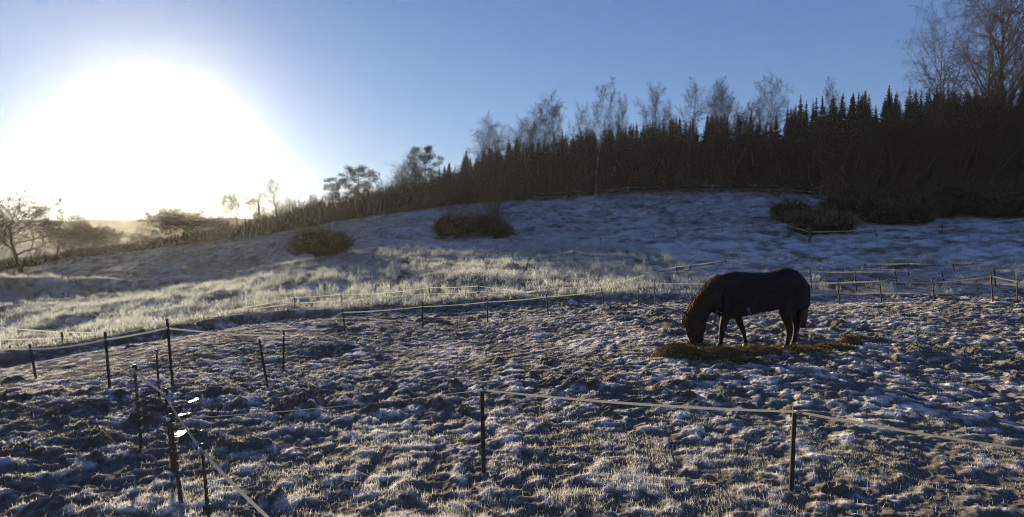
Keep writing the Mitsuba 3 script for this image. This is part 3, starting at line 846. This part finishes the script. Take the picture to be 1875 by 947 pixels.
def fence(label, posts, strands, radius=0.021, tape=0.036, rolls=None):
    """posts: (u_top, v_top, u_bottom, d, height in metres, kind or None for an attachment out of view)."""
    key = thing('tape_fence', label, 'fence', 'electric tape fences of the paddock')
    tops = []
    for (ut, vt, ub, d, hm, kind) in posts:
        b = at(ub, 600, d)
        b = np.array([b[0], d, gz(b[0], d)])
        t = at(ut, vt, d)
        if hm:
            t[2] = b[2] + hm
        t[0] = b[0] + np.clip(0.7 * (t[0] - b[0]), -0.12, 0.12)
        tops.append((b, t))
        if kind is None:
            continue
        near = d < 12
        v_, f_ = stake(b, t, radius * (1.0 if kind == 'stake' else 0.85), kind)
        pk = part(key, 'post', ply_t(v_, f_, 'm_stake' if kind == 'stake' else 'm_plastic', smooth=50))
        if near:
            for s_ in strands:
                q0 = b + (t - b) * s_
                iv, if_ = tube([q0 + [0, -radius * 0.8, 0], q0 + [0, -radius * 0.8 - 0.012, 0], q0 + [0, -radius - 0.03, 0.0]], [0.012, 0.020, 0.016], 7)
                part(pk, 'insulator', ply_t(iv, if_, 'm_insulator', smooth=40))
            if kind == 'lug':
                lm = MB()
                for q_ in np.linspace(0.25, 0.9, 7):
                    c0 = b + (t - b) * q_
                    lv, lf = tube([c0 + [radius * 0.5, -0.005, 0], c0 + [radius + 0.022, -0.008, 0.004], c0 + [radius + 0.026, -0.008, 0.024]], [0.008, 0.006, 0.004], 5)
                    lm.add(lv, lf)
                part(pk, 'lugs', lm.ply('m_insulator'), kind='stuff')
    for s_ in strands:
        line, rl = [], []
        for a in range(len(tops) - 1):
            P_ = tops[a][0] + (tops[a][1] - tops[a][0]) * s_
            Q_ = tops[a + 1][0] + (tops[a + 1][1] - tops[a + 1][0]) * s_
            P_, Q_ = P_ + [0, -radius - 0.012, 0], Q_ + [0, -radius - 0.012, 0]
            L = np.linalg.norm(Q_ - P_)
            for t in np.linspace(0, 1, 15)[:-1] if a < len(tops) - 2 else np.linspace(0, 1, 15):
                line.append(P_ + (Q_ - P_) * t - [0, 0, 4 * t * (1 - t) * 0.011 * L])
                rl.append((rolls[a] if rolls else 0.3) + 0.25 * math.sin(5 * t + 2.0 * a))
        v_, f_ = box_ribbon(line, tape, 0.002, np.array(rl))
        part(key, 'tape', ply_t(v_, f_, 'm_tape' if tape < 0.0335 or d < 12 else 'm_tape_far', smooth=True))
    return key


S, LG = 'stake', 'lug'
fence('single tape fence crossing the near paddock in front of the horse',
      [(305, 758, 322, 5.32, 0, LG), (881, 705, 885, 6.0, 0, S), (1456, 745, 1456, 5.68, 0, S), (2040, 835, 2040, 5.0, 0, None)], [0.955], 0.024, 0.028, [1.25, 0.3, 0.35])
fence('tape fence zigzagging away on closely set posts at the lower left',
      [(560, 1001, 560, 3.0, 0.95, S), (366, 812, 373, 4.95, 0, LG), (299, 712, 309, 6.1, 0, LG), (243, 668, 251, 6.7, 0, LG), (285, 640, 288, 8.7, 0, LG), (302, 612, 308, 9.3, 1.02, None)], [0.95], 0.021, 0.026, [1.35, 0.5, 0.3, 0.3, 0.3])
fence('long tape fence closing the far side of the paddock behind the horse',
      [(-60, 655, -50, 10.8, 0.95, S), (50, 630, 62, 11.4, 0, S), (190, 607, 197, 9.4, 0, S), (303, 583, 313, 9.3, 0, S), (521, 605, 517, 11.5, 0, S), (625, 566, 632, 15.7, 0, S), (773, 555, 774, 16.7, 0, S),
       (891, 547, 893, 17.3, 0, S), (998, 538, 1004, 18.6, 0, S), (1098, 528, 1106, 20.0, 0, S), (1167, 520, 1169, 20.6, 0, S), (1196, 511, 1199, 21.0, 0, S), (1340, 512, 1340, 21.0, 0, S), (1531, 512, 1536, 19.7, 0, S),
       (1607, 508, 1613, 19.2, 0, S), (1705, 512, 1709, 18.0, 0, S), (1811, 498, 1816, 17.0, 0, S), (1861, 509, 1860, 17.5, 0, S), (1990, 505, 1990, 17.0, 0.95, None)], [0.86], 0.022, 0.030)
fence('two strand tape fence along the grassy bank beyond the paddock',
      [(-40, 640, -40, 15.8, 0.8, None), (112, 607, 114, 17.2, 0, S), (203, 609, 205, 18.2, 0, S), (272, 590, 273, 19.6, 0, S), (357, 580, 358, 21.0, 0, S), (453, 562, 455, 22.0, 0, S), (539, 544, 541, 23.2, 0, S), (624, 538, 626, 23.6, 0, S),
       (707, 536, 708, 24.0, 0, S), (785, 526, 787, 24.4, 0, S), (876, 523, 877, 24.6, 0, S), (961, 534, 962, 24.8, 0, S), (1029, 526, 1031, 25.4, 0, S), (1097, 526, 1099, 25.8, 0, S), (1180, 503, 1181, 27.5, 0, S)], [0.97, 0.42], 0.030, 0.036)
fence('middle tape fence of the three to the right of the horse',
      [(1360, 497, 1360, 26.0, 0, S), (1482, 495, 1485, 25.2, 0, S), (1562, 496, 1566, 25.6, 0, S), (1636, 495, 1640, 26.2, 0, S), (1721, 496, 1725, 26.6, 0, S), (1817, 491, 1820, 25.4, 0, S), (1960, 486, 1960, 25.0, 0.95, None)], [0.95, 0.45], 0.026, 0.030)
fence('farthest tape fence of the three to the right of the horse',
      [(1500, 496, 1500, 30.0, 0, S), (1580, 482, 1583, 30.5, 0, S), (1659, 482, 1661, 30.6, 0, S), (1743, 482, 1744, 30.6, 0, S), (1840, 476, 1842, 31.0, 0, S), (1960, 468, 1960, 31.0, 0, None)], [0.96, 0.45], 0.032, 0.036)
fence('upper tape fence bending round the shaded field below the gorse',
      [(985, 476, 985, 38.0, 0, S), (1028, 452, 1029, 40.0, 0, S), (1098, 433, 1099, 44.0, 0, S), (1194, 424, 1195, 45.0, 0, S), (1239, 418, 1240, 45.5, 0, S), (1320, 413, 1321, 46.0, 0, S), (1375, 404, 1376, 46.0, 0, S), (1440, 412, 1441, 43.0, 0, S), (1479, 424, 1480, 40.5, 0, S),
       (1600, 419, 1600, 41.0, 0, S), (1720, 411, 1720, 41.5, 0, S), (1890, 397, 1890, 42.0, 0, None)], [0.97, 0.5], 0.036, 0.058)
fence('sagging tape fence across the rough dip left of the horse',
      [(1008, 467, 1009, 35.5, 0, S), (1050, 458, 1051, 36.0, 0, S), (1085, 466, 1086, 35.0, 0, S), (1129, 463, 1130, 35.0, 0, S), (1147, 478, 1148, 33.0, 0, S), (1171, 484, 1172, 32.0, 0, S), (1206, 495, 1207, 30.0, 0, S), (1237, 488, 1238, 30.5, 0, S),
       (1262, 485, 1263, 31.0, 0, S), (1327, 476, 1328, 33.0, 0, S), (1400, 478, 1400, 33.0, 0, S)], [0.96, 0.4], 0.032, 0.048)
# loose stake
b = at(490, 717, 9.45)
b[2] = gz(b[0], 9.45)
t = at(472, 620, 9.5)
k = thing('fence_stake', 'single leaning stake standing loose beside the long tape fence', 'post')
v, f = stake(b, [b[0] - 0.15, 9.5, t[2]], 0.02, 'stake')
scene[k] = ply_t(v, f, 'm_stake', smooth=50)
# old corner post of the upper fence
p = at(1480, 452, 40.3)
k = thing('corner_post', 'thick old timber post at the bend of the upper fence', 'post')
v, f = tube([[p[0] + 0.1, 40.3, gz(p[0] + 0.1, 40.3) - 0.3], [p[0] + 0.1, 40.3, gz(p[0] + 0.1, 40.3) + 0.7], [p[0] + 0.07, 40.3, gz(p[0] + 0.1, 40.3) + 1.38]], [0.11, 0.10, 0.09], 9)
scene[k] = ply_t(v, f, 'm_stake', smooth=50)

# post and rail fence along the foot of the wood
RAILS = [(978, 1066, 'left length of weathered rail fence at the foot of the wood'), (1090, 1208, 'middle length of weathered rail fence at the foot of the wood'),
         (1226, 1412, 'right and longest length of weathered rail fence at the foot of the wood')]
prev = None
for u, first, lab in [(u, k == 0, lab) for a, b, lab in RAILS for k, u in enumerate(np.linspace(a, b, int((b - a) / 29) + 1))]:
    if first:
        key, prev = thing('rail_fence', lab, 'fence', 'rail fence lengths at the wood'), None
    x = (u - CU) / FOCAL * 79.5
    y = float(wood_edge(x)) - 2.2
    b = np.array([x, y, gz(x, y)])
    box = trimesh.creation.box([0.13, 0.13, 1.5])
    part(key, 'post', ply_t(box.vertices + b + [0, 0, 0.5], box.faces, 'm_rail'))
    if prev is not None:
        for h in (0.5, 1.05):
            A_, B_ = prev + [0, -0.09, h], b + [0, -0.09, h]
            d = B_ - A_
            bx = trimesh.creation.box([np.linalg.norm(d) - 0.02, 0.04, 0.11])
            ang = math.atan2(d[1], d[0])
            M = trimesh.transformations.rotation_matrix(ang, [0, 0, 1]) @ trimesh.transformations.rotation_matrix(-math.asin(d[2] / np.linalg.norm(d)), [0, 1, 0])
            bx.apply_transform(M)
            part(key, 'rail', ply_t(bx.vertices + (A_ + B_) / 2, bx.faces, 'm_rail'))
    prev = b

# ---------------------------------------------------------------- horse
HS_ = 0.003184
HD_ = 11.6
HO = at(1180 + 760 / 3.643, 440 + 690 / 3.643, HD_)


def hp(X, Y, y=0.0):
    return np.array([(X - 760) * HS_, y, (690 - Y) * HS_])


def loft(rings, n=20, power=2.0):
    """rings: (centre, in-plane axis vector, lateral half width); closed surface."""
    vs = []
    a = np.arange(n) * 2 * np.pi / n
    ca, sa = np.cos(a), np.sin(a)
    ca, sa = np.sign(ca) * np.abs(ca) ** (2 / power), np.sign(sa) * np.abs(sa) ** (2 / power)
    for c, ax, b in rings:
        vs.append(c + ca[:, None] * np.asarray(ax) + sa[:, None] * np.array([0, b, 0]))
    vs = np.array(vs)
    m = len(rings)
    V = np.vstack([vs.reshape(-1, 3), [rings[0][0]], [rings[-1][0]]])
    F = []
    for i_ in range(m - 1):
        for j_ in range(n):
            A_, B_ = i_ * n + j_, i_ * n + (j_ + 1) % n
            F += [[A_, B_, B_ + n], [A_, B_ + n, A_ + n]]
    for j_ in range(n):
        F += [[m * n, (j_ + 1) % n, j_], [m * n + 1, (m - 1) * n + j_, (m - 1) * n + (j_ + 1) % n]]
    t_ = trimesh.Trimesh(V, F, process=False)
    if t_.volume < 0:
        t_.invert()
    return t_


def ring(X0, Y0, X1, Y1, b, y=0.0):
    P_, Q_ = hp(X0, Y0, y), hp(X1, Y1, y)
    return ((P_ + Q_) / 2, (P_ - Q_) / 2, b)


def man(t_):
    return m3.Manifold(m3.Mesh(np.asarray(t_.vertices, np.float32), np.asarray(t_.faces, np.uint32)))


TRUNK = [(462, 380, 436, 0.1), (475, 320, 474, 0.17), (520, 222, 511, 0.235), (600, 200, 502, 0.275), (700, 208, 470, 0.305), (800, 206, 450, 0.315), (880, 182, 438, 0.3), (950, 178, 442, 0.285), (1010, 208, 445, 0.245), (1042, 255, 436, 0.17), (1055, 300, 396, 0.09)]
pieces = [loft([ring(X, t, X, b, w) for X, t, b, w in TRUNK], 24)]
pieces.append(loft([ring(560, 215, 560, 480, .20), ring(490, 215, 495, 500, .19), ring(422, 268, 472, 452, .145), ring(370, 328, 452, 464, .12), ring(325, 403, 434, 488, .105), ring(290, 478, 418, 535, .10), ring(268, 522, 414, 560, .105),
                    ring(277, 582, 411, 588, .10), ring(292, 625, 402, 620, .082), ring(304, 655, 398, 652, .072), ring(312, 675, 397, 676, .070), ring(325, 689, 388, 690, .05)], 22))


def leg(joints, y, y2=None):
    """joints: (X, Y, fore-aft radius, lateral radius)."""
    y2 = y if y2 is None else y2
    rings = []
    for k_, (X, Y, a_, b_) in enumerate(joints):
        yy = y + (y2 - y) * k_ / (len(joints) - 1)
        rings.append((hp(X, Y, yy), np.array([a_, 0, 0]), b_))
    return loft(rings, 16)


LEGS = [leg([(545, 420, .15, .10), (530, 490, .105, .085), (514, 545, .078, .062), (507, 590, .062, .054), (505, 610, .060, .052), (502, 632, .045, .038), (498, 655, .044, .038), (493, 670, .052, .046), (484, 686, .046, .043)], -.15),
        leg([(620, 420, .15, .10), (632, 490, .10, .085), (652, 545, .072, .06), (672, 590, .058, .052), (676, 606, .056, .05), (684, 632, .042, .036), (689, 655, .042, .036), (691, 666, .050, .045), (691, 680, .045, .042)], .15),
        leg([(940, 380, .22, .13), (922, 450, .165, .115), (920, 500, .105, .085), (932, 540, .078, .06), (940, 565, .076, .056), (938, 590, .058, .046), (932, 625, .050, .04), (928, 650, .054, .046), (920, 668, .048, .044)], -.14, -.16),
        leg([(995, 380, .20, .13), (998, 450, .15, .115), (1008, 500, .095, .08), (1022, 540, .072, .056), (1026, 565, .070, .054), (1022, 590, .056, .046), (1018, 625, .050, .04), (1014, 650, .055, .046), (1008, 668, .050, .044)], .14, .17)]
pieces += LEGS
HOOFS = [(479, 690, -.15, 705), (691, 683, .15, 696), (916, 671, -.16, 686), (1004, 671, .17, 686)]


def cone(base, tip, r, flat=0.6):
    ax = np.asarray(tip) - np.asarray(base)
    L = np.linalg.norm(ax)
    rings = []
    for t in (0, 0.25, 0.55, 0.8, 1.0):
        rr = r * [0.8, 1.0, 0.85, 0.5, 0.08][[0, 0.25, 0.55, 0.8, 1.0].index(t)]
        c = np.asarray(base) + ax * t
        perp = np.array([-ax[2], 0, ax[0]]) / L
        rings.append((c, perp * rr * flat, rr))
    return loft(rings, 10)


ears = [cone(hp(292, 492, s * .065), hp(262, 470, s * .10) + [-0.02, 0, 0.06], 0.034, 0.75) for s in (-1, 1)]
body = man(pieces[0])
for q_ in pieces[1:] + ears:
    body = body + man(q_)
body = body.refine_to_length(0.026)
bm = body.to_mesh()
bt = trimesh.Trimesh(bm.vert_properties[:, :3], bm.tri_verts, process=True)
trimesh.smoothing.filter_taubin(bt, lamb=0.5, nu=0.52, iterations=14)
# muscle relief
nn = bt.vertex_normals
bt.vertices += nn * (0.010 * (meshkit.fbm(bt.vertices / 0.22, 2, 5)[:, None] - 0.5))
h_off = np.array([HO[0], HD_, 0.0])
feet = [gz(HO[0] + hp(X, Y)[0], HD_ + y) for X, Y, y, _ in HOOFS]
h_off[2] = float(np.mean(feet)) + 0.02
YAW = -5.0
HM = T().translate(h_off.tolist()).rotate([0, 0, 1], YAW)


def hpart(parent, name, v_, f_, mat, smooth=True, label=None):
    sh = ply_t(v_, f_, mat, smooth=smooth)
    sh['to_world'] = HM
    return part(parent, name, sh, label)


horse = thing('horse', 'bay horse in a dark rug grazing on scattered hay with its head down', 'horse')
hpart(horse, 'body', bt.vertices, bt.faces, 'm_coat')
for X, Y, y, Yb in HOOFS:
    b = hp(X, Y, y)
    low = hp(X - 5, Yb + 8, y)
    L_ = loft([(b, np.array([.046, 0, 0]), .044), (b * 0.5 + low * 0.5, np.array([.056, 0, 0]), .052), (low, np.array([.066, 0, 0]), .060)], 14)
    hpart(horse, 'hoof', L_.vertices, L_.faces, 'm_hoof', 40)
for s in (-1, 1):
    e = trimesh.creation.icosphere(2, 0.021)
    hpart(horse, 'eye', e.vertices + hp(302, 560, s * 0.096), e.faces, 'm_eye')
# mane: locks along the crest, falling on both sides, and a forelock
mr = np.random.default_rng(9)
crest_pts = np.array([hp(X, Y) for X, Y in [(500, 208), (470, 226), (430, 258), (395, 297), (365, 336), (340, 375), (318, 412), (300, 448), (284, 482)]])
mm = MB()
for k_ in range(520):
    t = mr.random() * (len(crest_pts) - 1.001)
    i_ = int(t)
    c = crest_pts[i_] * (1 - t + i_) + crest_pts[i_ + 1] * (t - i_)
    out_ = np.array([-0.6, 0, 0.6])
    s = mr.choice([-1, 1], p=[0.6, 0.4])
    L = mr.uniform(0.10, 0.24)
    p0 = c + [0.01, s * 0.01, -0.005]
    p1 = c + out_ * mr.uniform(0.006, 0.03) + [0, s * 0.05, 0]
    p2 = p1 + [mr.uniform(-0.04, 0.03), s * mr.uniform(0.04, 0.075), -L * 0.5]
    p3 = p2 + [mr.uniform(-0.03, 0.02), s * mr.uniform(-0.005, 0.02), -L * 0.5]
    mm.add(*tube([p0, p1, p2, p3], [0.007, 0.010, 0.007, 0.002], 4))
for k_ in range(70):
    p0 = hp(286, 486) + [mr.normal(0, 0.012), mr.normal(0, 0.03), 0.01]
    L = mr.uniform(0.12, 0.30)
    mm.add(*tube([p0, p0 + [-0.045, mr.normal(0, 0.02), -L * 0.35], p0 + [-0.04 + mr.normal(0, .012), mr.normal(0, 0.04), -L * 0.7], p0 + [-0.02 + mr.normal(0, .02), mr.normal(0, 0.05), -L]], [0.010, 0.014, 0.010, 0.003], 5))
hpart(horse, 'mane', *mm.arrays(), 'm_mane', True, 'reddish mane and forelock catching the low sun')
tm = MB()
for k_ in range(150):
    a = mr.uniform(0, 6.28)
    q_ = mr.random() ** 0.5
    p0 = hp(1050, 262) + [0.02 * q_ * math.cos(a), 0.03 * q_ * math.sin(a), 0]
    dx = 0.055 * q_ * math.cos(a)
    dy = 0.075 * q_ * math.sin(a)
    zb = mr.uniform(545, 560) if mr.random() < 0.8 else mr.uniform(450, 545)
    tm.add(*tube([p0, hp(1064, 320) + [dx * .5, dy * .6, 0], hp(1052, 400) + [dx * .9, dy, 0], hp(1044, 480) + [dx * 1.2, dy * 1.1, 0], hp(1042, zb) + [dx * 1.1, dy, 0]], [0.015, 0.02, 0.02, 0.017, 0.008], 5))
hpart(horse, 'tail', *tm.arrays(), 'm_tail')

# rug: a padded sheet over the back with hanging sides and an open front
RUG = [(505, 213, 470, 0.255), (540, 203, 478, 0.278), (600, 190, 482, 0.292), (660, 196, 468, 0.31), (720, 199, 450, 0.322), (800, 196, 436, 0.33), (860, 180, 424, 0.322), (900, 168, 418, 0.312), (950, 167, 418, 0.298), (1000, 186, 422, 0.275), (1035, 226, 425, 0.225), (1060, 262, 412, 0.16), (1071, 300, 377, 0.1)]
na = 33


def rug_ring(X, yt, yh, w, grow_):
    P_, H_ = hp(X, yt), hp(X, yh)
    hgt = P_[2] - H_[2]
    out_ = []
    for a in np.linspace(-1, 1, na):
        s_ = abs(a)
        if s_ < 0.62:
            th_ = s_ / 0.62 * np.pi / 2
            yy = (w + grow_) * math.sin(th_) ** 0.9
            zz = P_[2] + grow_ - hgt * 0.46 * (1 - math.cos(th_) ** 1.0)
        else:
            q_ = (s_ - 0.62) / 0.38
            yy = (w + grow_) * (1 - 0.07 * q_ * q_)
            zz = P_[2] + grow_ * (1 - q_) - hgt * (0.46 + 0.54 * q_)
        fold = 0.008 * math.sin(X * 0.11 + 3 * s_) * min(1, s_ * 1.4) + 0.006 * math.sin(X * 0.037 - 5 * s_)
        yy += fold
        out_.append([P_[0], math.copysign(yy, a) if s_ > 1e-9 else 0.0, zz + 0.5 * fold])
    return out_


xs_dense = np.linspace(505, 1071, 64)
RA = np.array(RUG)
outer = np.array([rug_ring(X, *[np.interp(X, RA[:, 0], RA[:, c]) for c in (1, 2, 3)], 0.024) for X in xs_dense])
inner = np.array([rug_ring(X, *[np.interp(X, RA[:, 0], RA[:, c]) for c in (1, 2, 3)], 0.008) for X in xs_dense])
n1 = len(xs_dense)
V = np.vstack([outer.reshape(-1, 3), inner.reshape(-1, 3)])
F = []
for i_ in range(n1 - 1):
    for j_ in range(na - 1):
        A_ = i_ * na + j_
        F += [[A_, A_ + na, A_ + na + 1], [A_, A_ + na + 1, A_ + 1]]
        B_ = A_ + n1 * na
        F += [[B_, B_ + na + 1, B_ + na], [B_, B_ + 1, B_ + na + 1]]
off = n1 * na
for i_ in range(n1 - 1):
    for j_ in (0, na - 1):
        A_ = i_ * na + j_
        q4 = [A_, A_ + na, A_ + na + off, A_ + off]
        F += [[q4[0], q4[1], q4[2]], [q4[0], q4[2], q4[3]]] if j_ == na - 1 else [[q4[0], q4[2], q4[1]], [q4[0], q4[3], q4[2]]]
for j_ in range(na - 1):
    for i_ in (0, n1 - 1):
        A_ = i_ * na + j_
        q4 = [A_, A_ + 1, A_ + 1 + off, A_ + off]
        F += [[q4[0], q4[1], q4[2]], [q4[0], q4[2], q4[3]]] if i_ == 0 else [[q4[0], q4[2], q4[1]], [q4[0], q4[3], q4[2]]]
scene['m_rug2'] = {'type': 'twosided', 'bsdf': scene['m_rug']}
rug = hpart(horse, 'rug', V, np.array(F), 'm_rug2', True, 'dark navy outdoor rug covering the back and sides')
# tail flap of the rug, chest closure, straps
fl = [hp(1060, 258), hp(1071, 280), hp(1074, 310), hp(1068, 345), hp(1064, 372)]
fv = []
for k_, c in enumerate(fl):
    for yv in np.linspace(-1, 1, 9):
        fv.append(c + [0.02 - 0.05 * yv * yv, yv * (0.16 - 0.008 * k_), -0.01 * abs(yv)])
fv = np.array(fv)
ff = []
for i_ in range(len(fl) - 1):
    for j_ in range(8):
        A_ = i_ * 9 + j_
        ff += [[A_, A_ + 1, A_ + 10], [A_, A_ + 10, A_ + 9]]
hpart(rug, 'tail_flap', fv, np.array(ff), 'm_rug2')
ch = loft([ring(505, 300, 507, 478, .255), ring(486, 335, 486, 482, .225), ring(466, 370, 468, 470, .16), ring(456, 400, 460, 470, .07)], 20)
hpart(rug, 'chest_panel', ch.vertices, ch.faces, 'm_rug2')
bv = MB()
bv.add(*box_ribbon([hp(468, 440, -.14), hp(462, 462, -.17), hp(458, 492, -.17), hp(461, 515, -.165)], 0.01, 0.01))
for pts_, w in (([hp(650, 415, -.345), hp(662, 435, -.345), hp(676, 466, -.335)], 0.030), ([hp(470, 440, -.18), hp(490, 452, -.285)], 0.03)):
    v_, f_ = tube(pts_, w * 0.5, 6)
    hpart(rug, 'strap', v_, f_, 'm_strap', 40)
v_, f_ = tube([hp(470, 442, -.17), hp(463, 468, -.18), hp(458, 500, -.18), hp(463, 520, -.17)], [0.016, 0.022, 0.034, 0.028], 8)
hpart(rug, 'hanging_strap', v_, f_, 'm_strap', 40, 'loose end of the chest strap hanging below the neck')
bk = trimesh.creation.box([0.07, 0.012, 0.07])
hpart(rug, 'buckle', bk.vertices + hp(652, 425, -.360), bk.faces, 'm_strap', False)

# ---------------------------------------------------------------- hay on the ground
hr = np.random.default_rng(77)
hay = MB()


def heap(x, y, w, dpt, h, n):
    gxv, gyv = np.meshgrid(np.linspace(-1, 1, 34), np.linspace(-1, 1, 16), indexing='ij')
    px, py = x + gxv * w / 2, y + gyv * dpt / 2
    prof_ = np.clip(1 - (gxv ** 2 + gyv ** 2), 0, 1) ** 0.7 * (0.45 + 1.1 * FB(px, py, 0.28, 3, 81))
    g_ = map_z(px, py)
    pz = g_ - 0.05 + prof_ * (0.75 * h + 0.05)
    V_ = np.stack([px, py, pz], -1).reshape(-1, 3)
    A_, B_ = gxv.shape
    i_, j_ = np.meshgrid(np.arange(A_ - 1), np.arange(B_ - 1), indexing='ij')
    q_ = np.stack([i_ * B_ + j_, (i_ + 1) * B_ + j_, (i_ + 1) * B_ + j_ + 1, i_ * B_ + j_ + 1], -1).reshape(-1, 4)
    k_ = N(V_[:, 0], V_[:, 1], 0.12, 83)[:, None]
    hay.add(V_, np.vstack([q_[:, [0, 1, 2]], q_[:, [0, 2, 3]]]), np.array([0.055, 0.037, 0.021]) * (1 - k_) + np.array([0.12, 0.083, 0.046]) * k_)
    rr = np.sqrt(hr.random(n)) * 1.02
    a = hr.uniform(0, 2 * np.pi, n)
    sx_, sy_ = x + rr * np.cos(a) * w / 2, y + rr * np.sin(a) * dpt / 2
    pr = np.clip(1 - rr ** 2, 0, 1) ** 0.7 * (0.45 + 1.1 * FB(sx_, sy_, 0.28, 3, 81))
    sz_ = map_z(sx_, sy_) - 0.05 + pr * (0.75 * h + 0.05)
    dirs = hr.normal(0, 1, (n, 3)) * [1, 1, 0.45]
    dirs /= np.linalg.norm(dirs, axis=1, keepdims=True)
    L = hr.uniform(0.06, 0.17, n)[:, None]
    c_ = np.stack([sx_, sy_, sz_ + 0.012], -1)
    sd_ = np.cross(dirs, hr.normal(0, 1, (n, 3)))
    sd_ = sd_ / np.linalg.norm(sd_, axis=1, keepdims=True) * 0.0045
    v_ = np.stack([c_ - dirs * L / 2 - sd_, c_ - dirs * L / 2 + sd_, c_ + dirs * L / 2], 1).reshape(-1, 3)
    t_ = np.repeat(hr.random((n, 1)), 3, 0)
    hay.add(v_, np.arange(3 * n).reshape(-1, 3), np.array([0.09, 0.067, 0.030]) * (1 - t_) + np.array([0.29, 0.22, 0.10]) * t_)


def map_z(x, y):
    return base_z(x, y) + step(x, y)[0] + 0.09


for u, v, d, w, dp, h, n in [(1243, 634, 11.15, 0.95, 0.7, 0.22, 2600), (1318, 643, 10.9, 1.0, 0.7, 0.17, 2400), (1390, 637, 11.2, 1.1, 0.8, 0.10, 2000), (1460, 634, 11.4, 1.1, 0.8, 0.07, 1600), (1530, 628, 11.7, 0.9, 0.6, 0.07, 1200), (1557, 618, 12.2, 0.5, 0.4, 0.16, 900), (1290, 628, 11.6, 0.7, 0.6, 0.08, 900), (1360, 660, 10.5, 1.6, 0.5, 0.03, 500)]:
    heap(at(u, v, d)[0], d, w, dp, h, n)
n = 2600
lx, ly = hr.uniform(2.6, 7.6, n), 11.4 + hr.normal(0, 0.55, n)
lz = ground_z(lx, ly) + 0.012
dirs = hr.normal(0, 1, (n, 3)) * [1, 1, 0.25]
dirs /= np.linalg.norm(dirs, axis=1, keepdims=True)
sd = np.cross(dirs, [0, 0, 1.0])
sd = sd / np.linalg.norm(sd, axis=1, keepdims=True) * 0.005
c0 = np.stack([lx, ly, lz], -1)
L = hr.uniform(0.06, 0.2, n)[:, None]
t_ = np.repeat(hr.random((n, 1)), 3, 0)
hay.add(np.stack([c0 - dirs * L / 2 - sd, c0 - dirs * L / 2 + sd, c0 + dirs * L / 2], 1).reshape(-1, 3), np.arange(3 * n).reshape(-1, 3), np.array([0.07, 0.05, 0.025]) * (1 - t_) + np.array([0.2, 0.15, 0.07]) * t_)
scene['m_hay2'] = {'type': 'twosided', 'bsdf': {'type': 'diffuse', 'reflectance': VC}}
scene['hay'] = hay.ply('m_hay2')
labels['hay'] = {'label': 'brown green hay strewn on the frost under the horse', 'category': 'hay', 'kind': 'stuff'}

# ---------------------------------------------------------------- frozen puddles that catch the sun
for n_, (u, v, d, w, dp, lab) in enumerate([(336, 802, 7.25, 0.17, 0.13, 'largest frozen puddle glinting white behind the lower left posts'), (337, 770, 7.9, 0.07, 0.09, 'small glinting ice patch just above the largest frozen puddle'), (358, 747, 8.5, 0.08, 0.10, 'uppermost of the three glinting ice patches at lower left')]):
    x = at(u, v, d)[0]
    th_ = np.linspace(0, 2 * np.pi, 40, endpoint=False)
    rad_ = 1 + 0.35 * np.sin(3 * th_ + n_) + 0.2 * np.sin(5 * th_ + 2 * n_)
    loc = np.concatenate([[0.0], np.ones(40) * 0.5, np.ones(40)])
    tt = np.concatenate([[0.0], th_, th_])
    rr = np.concatenate([[0.0], rad_, rad_]) * loc
    vx, vy = x + rr * np.cos(tt) * w, d + rr * np.sin(tt) * dp
    top_ = np.quantile(ground_z(vx, vy), 0.8)
    vz = np.full(len(vx), top_)
    fc = [[0, 1 + k_, 1 + (k_ + 1) % 40] for k_ in range(40)]
    for k_ in range(40):
        a, b = 1 + k_, 1 + (k_ + 1) % 40
        fc += [[a, a + 40, b + 40], [a, b + 40, b]]
    key = thing('frozen_puddle', lab, 'ice', 'glinting ice patches')
    scene[key] = ply_t(np.stack([vx, vy, vz], -1), np.array(fc), 'm_ice', smooth=True)

print('spruces', n_sp, 'entries', len(scene), 'ground tris', len(faces))
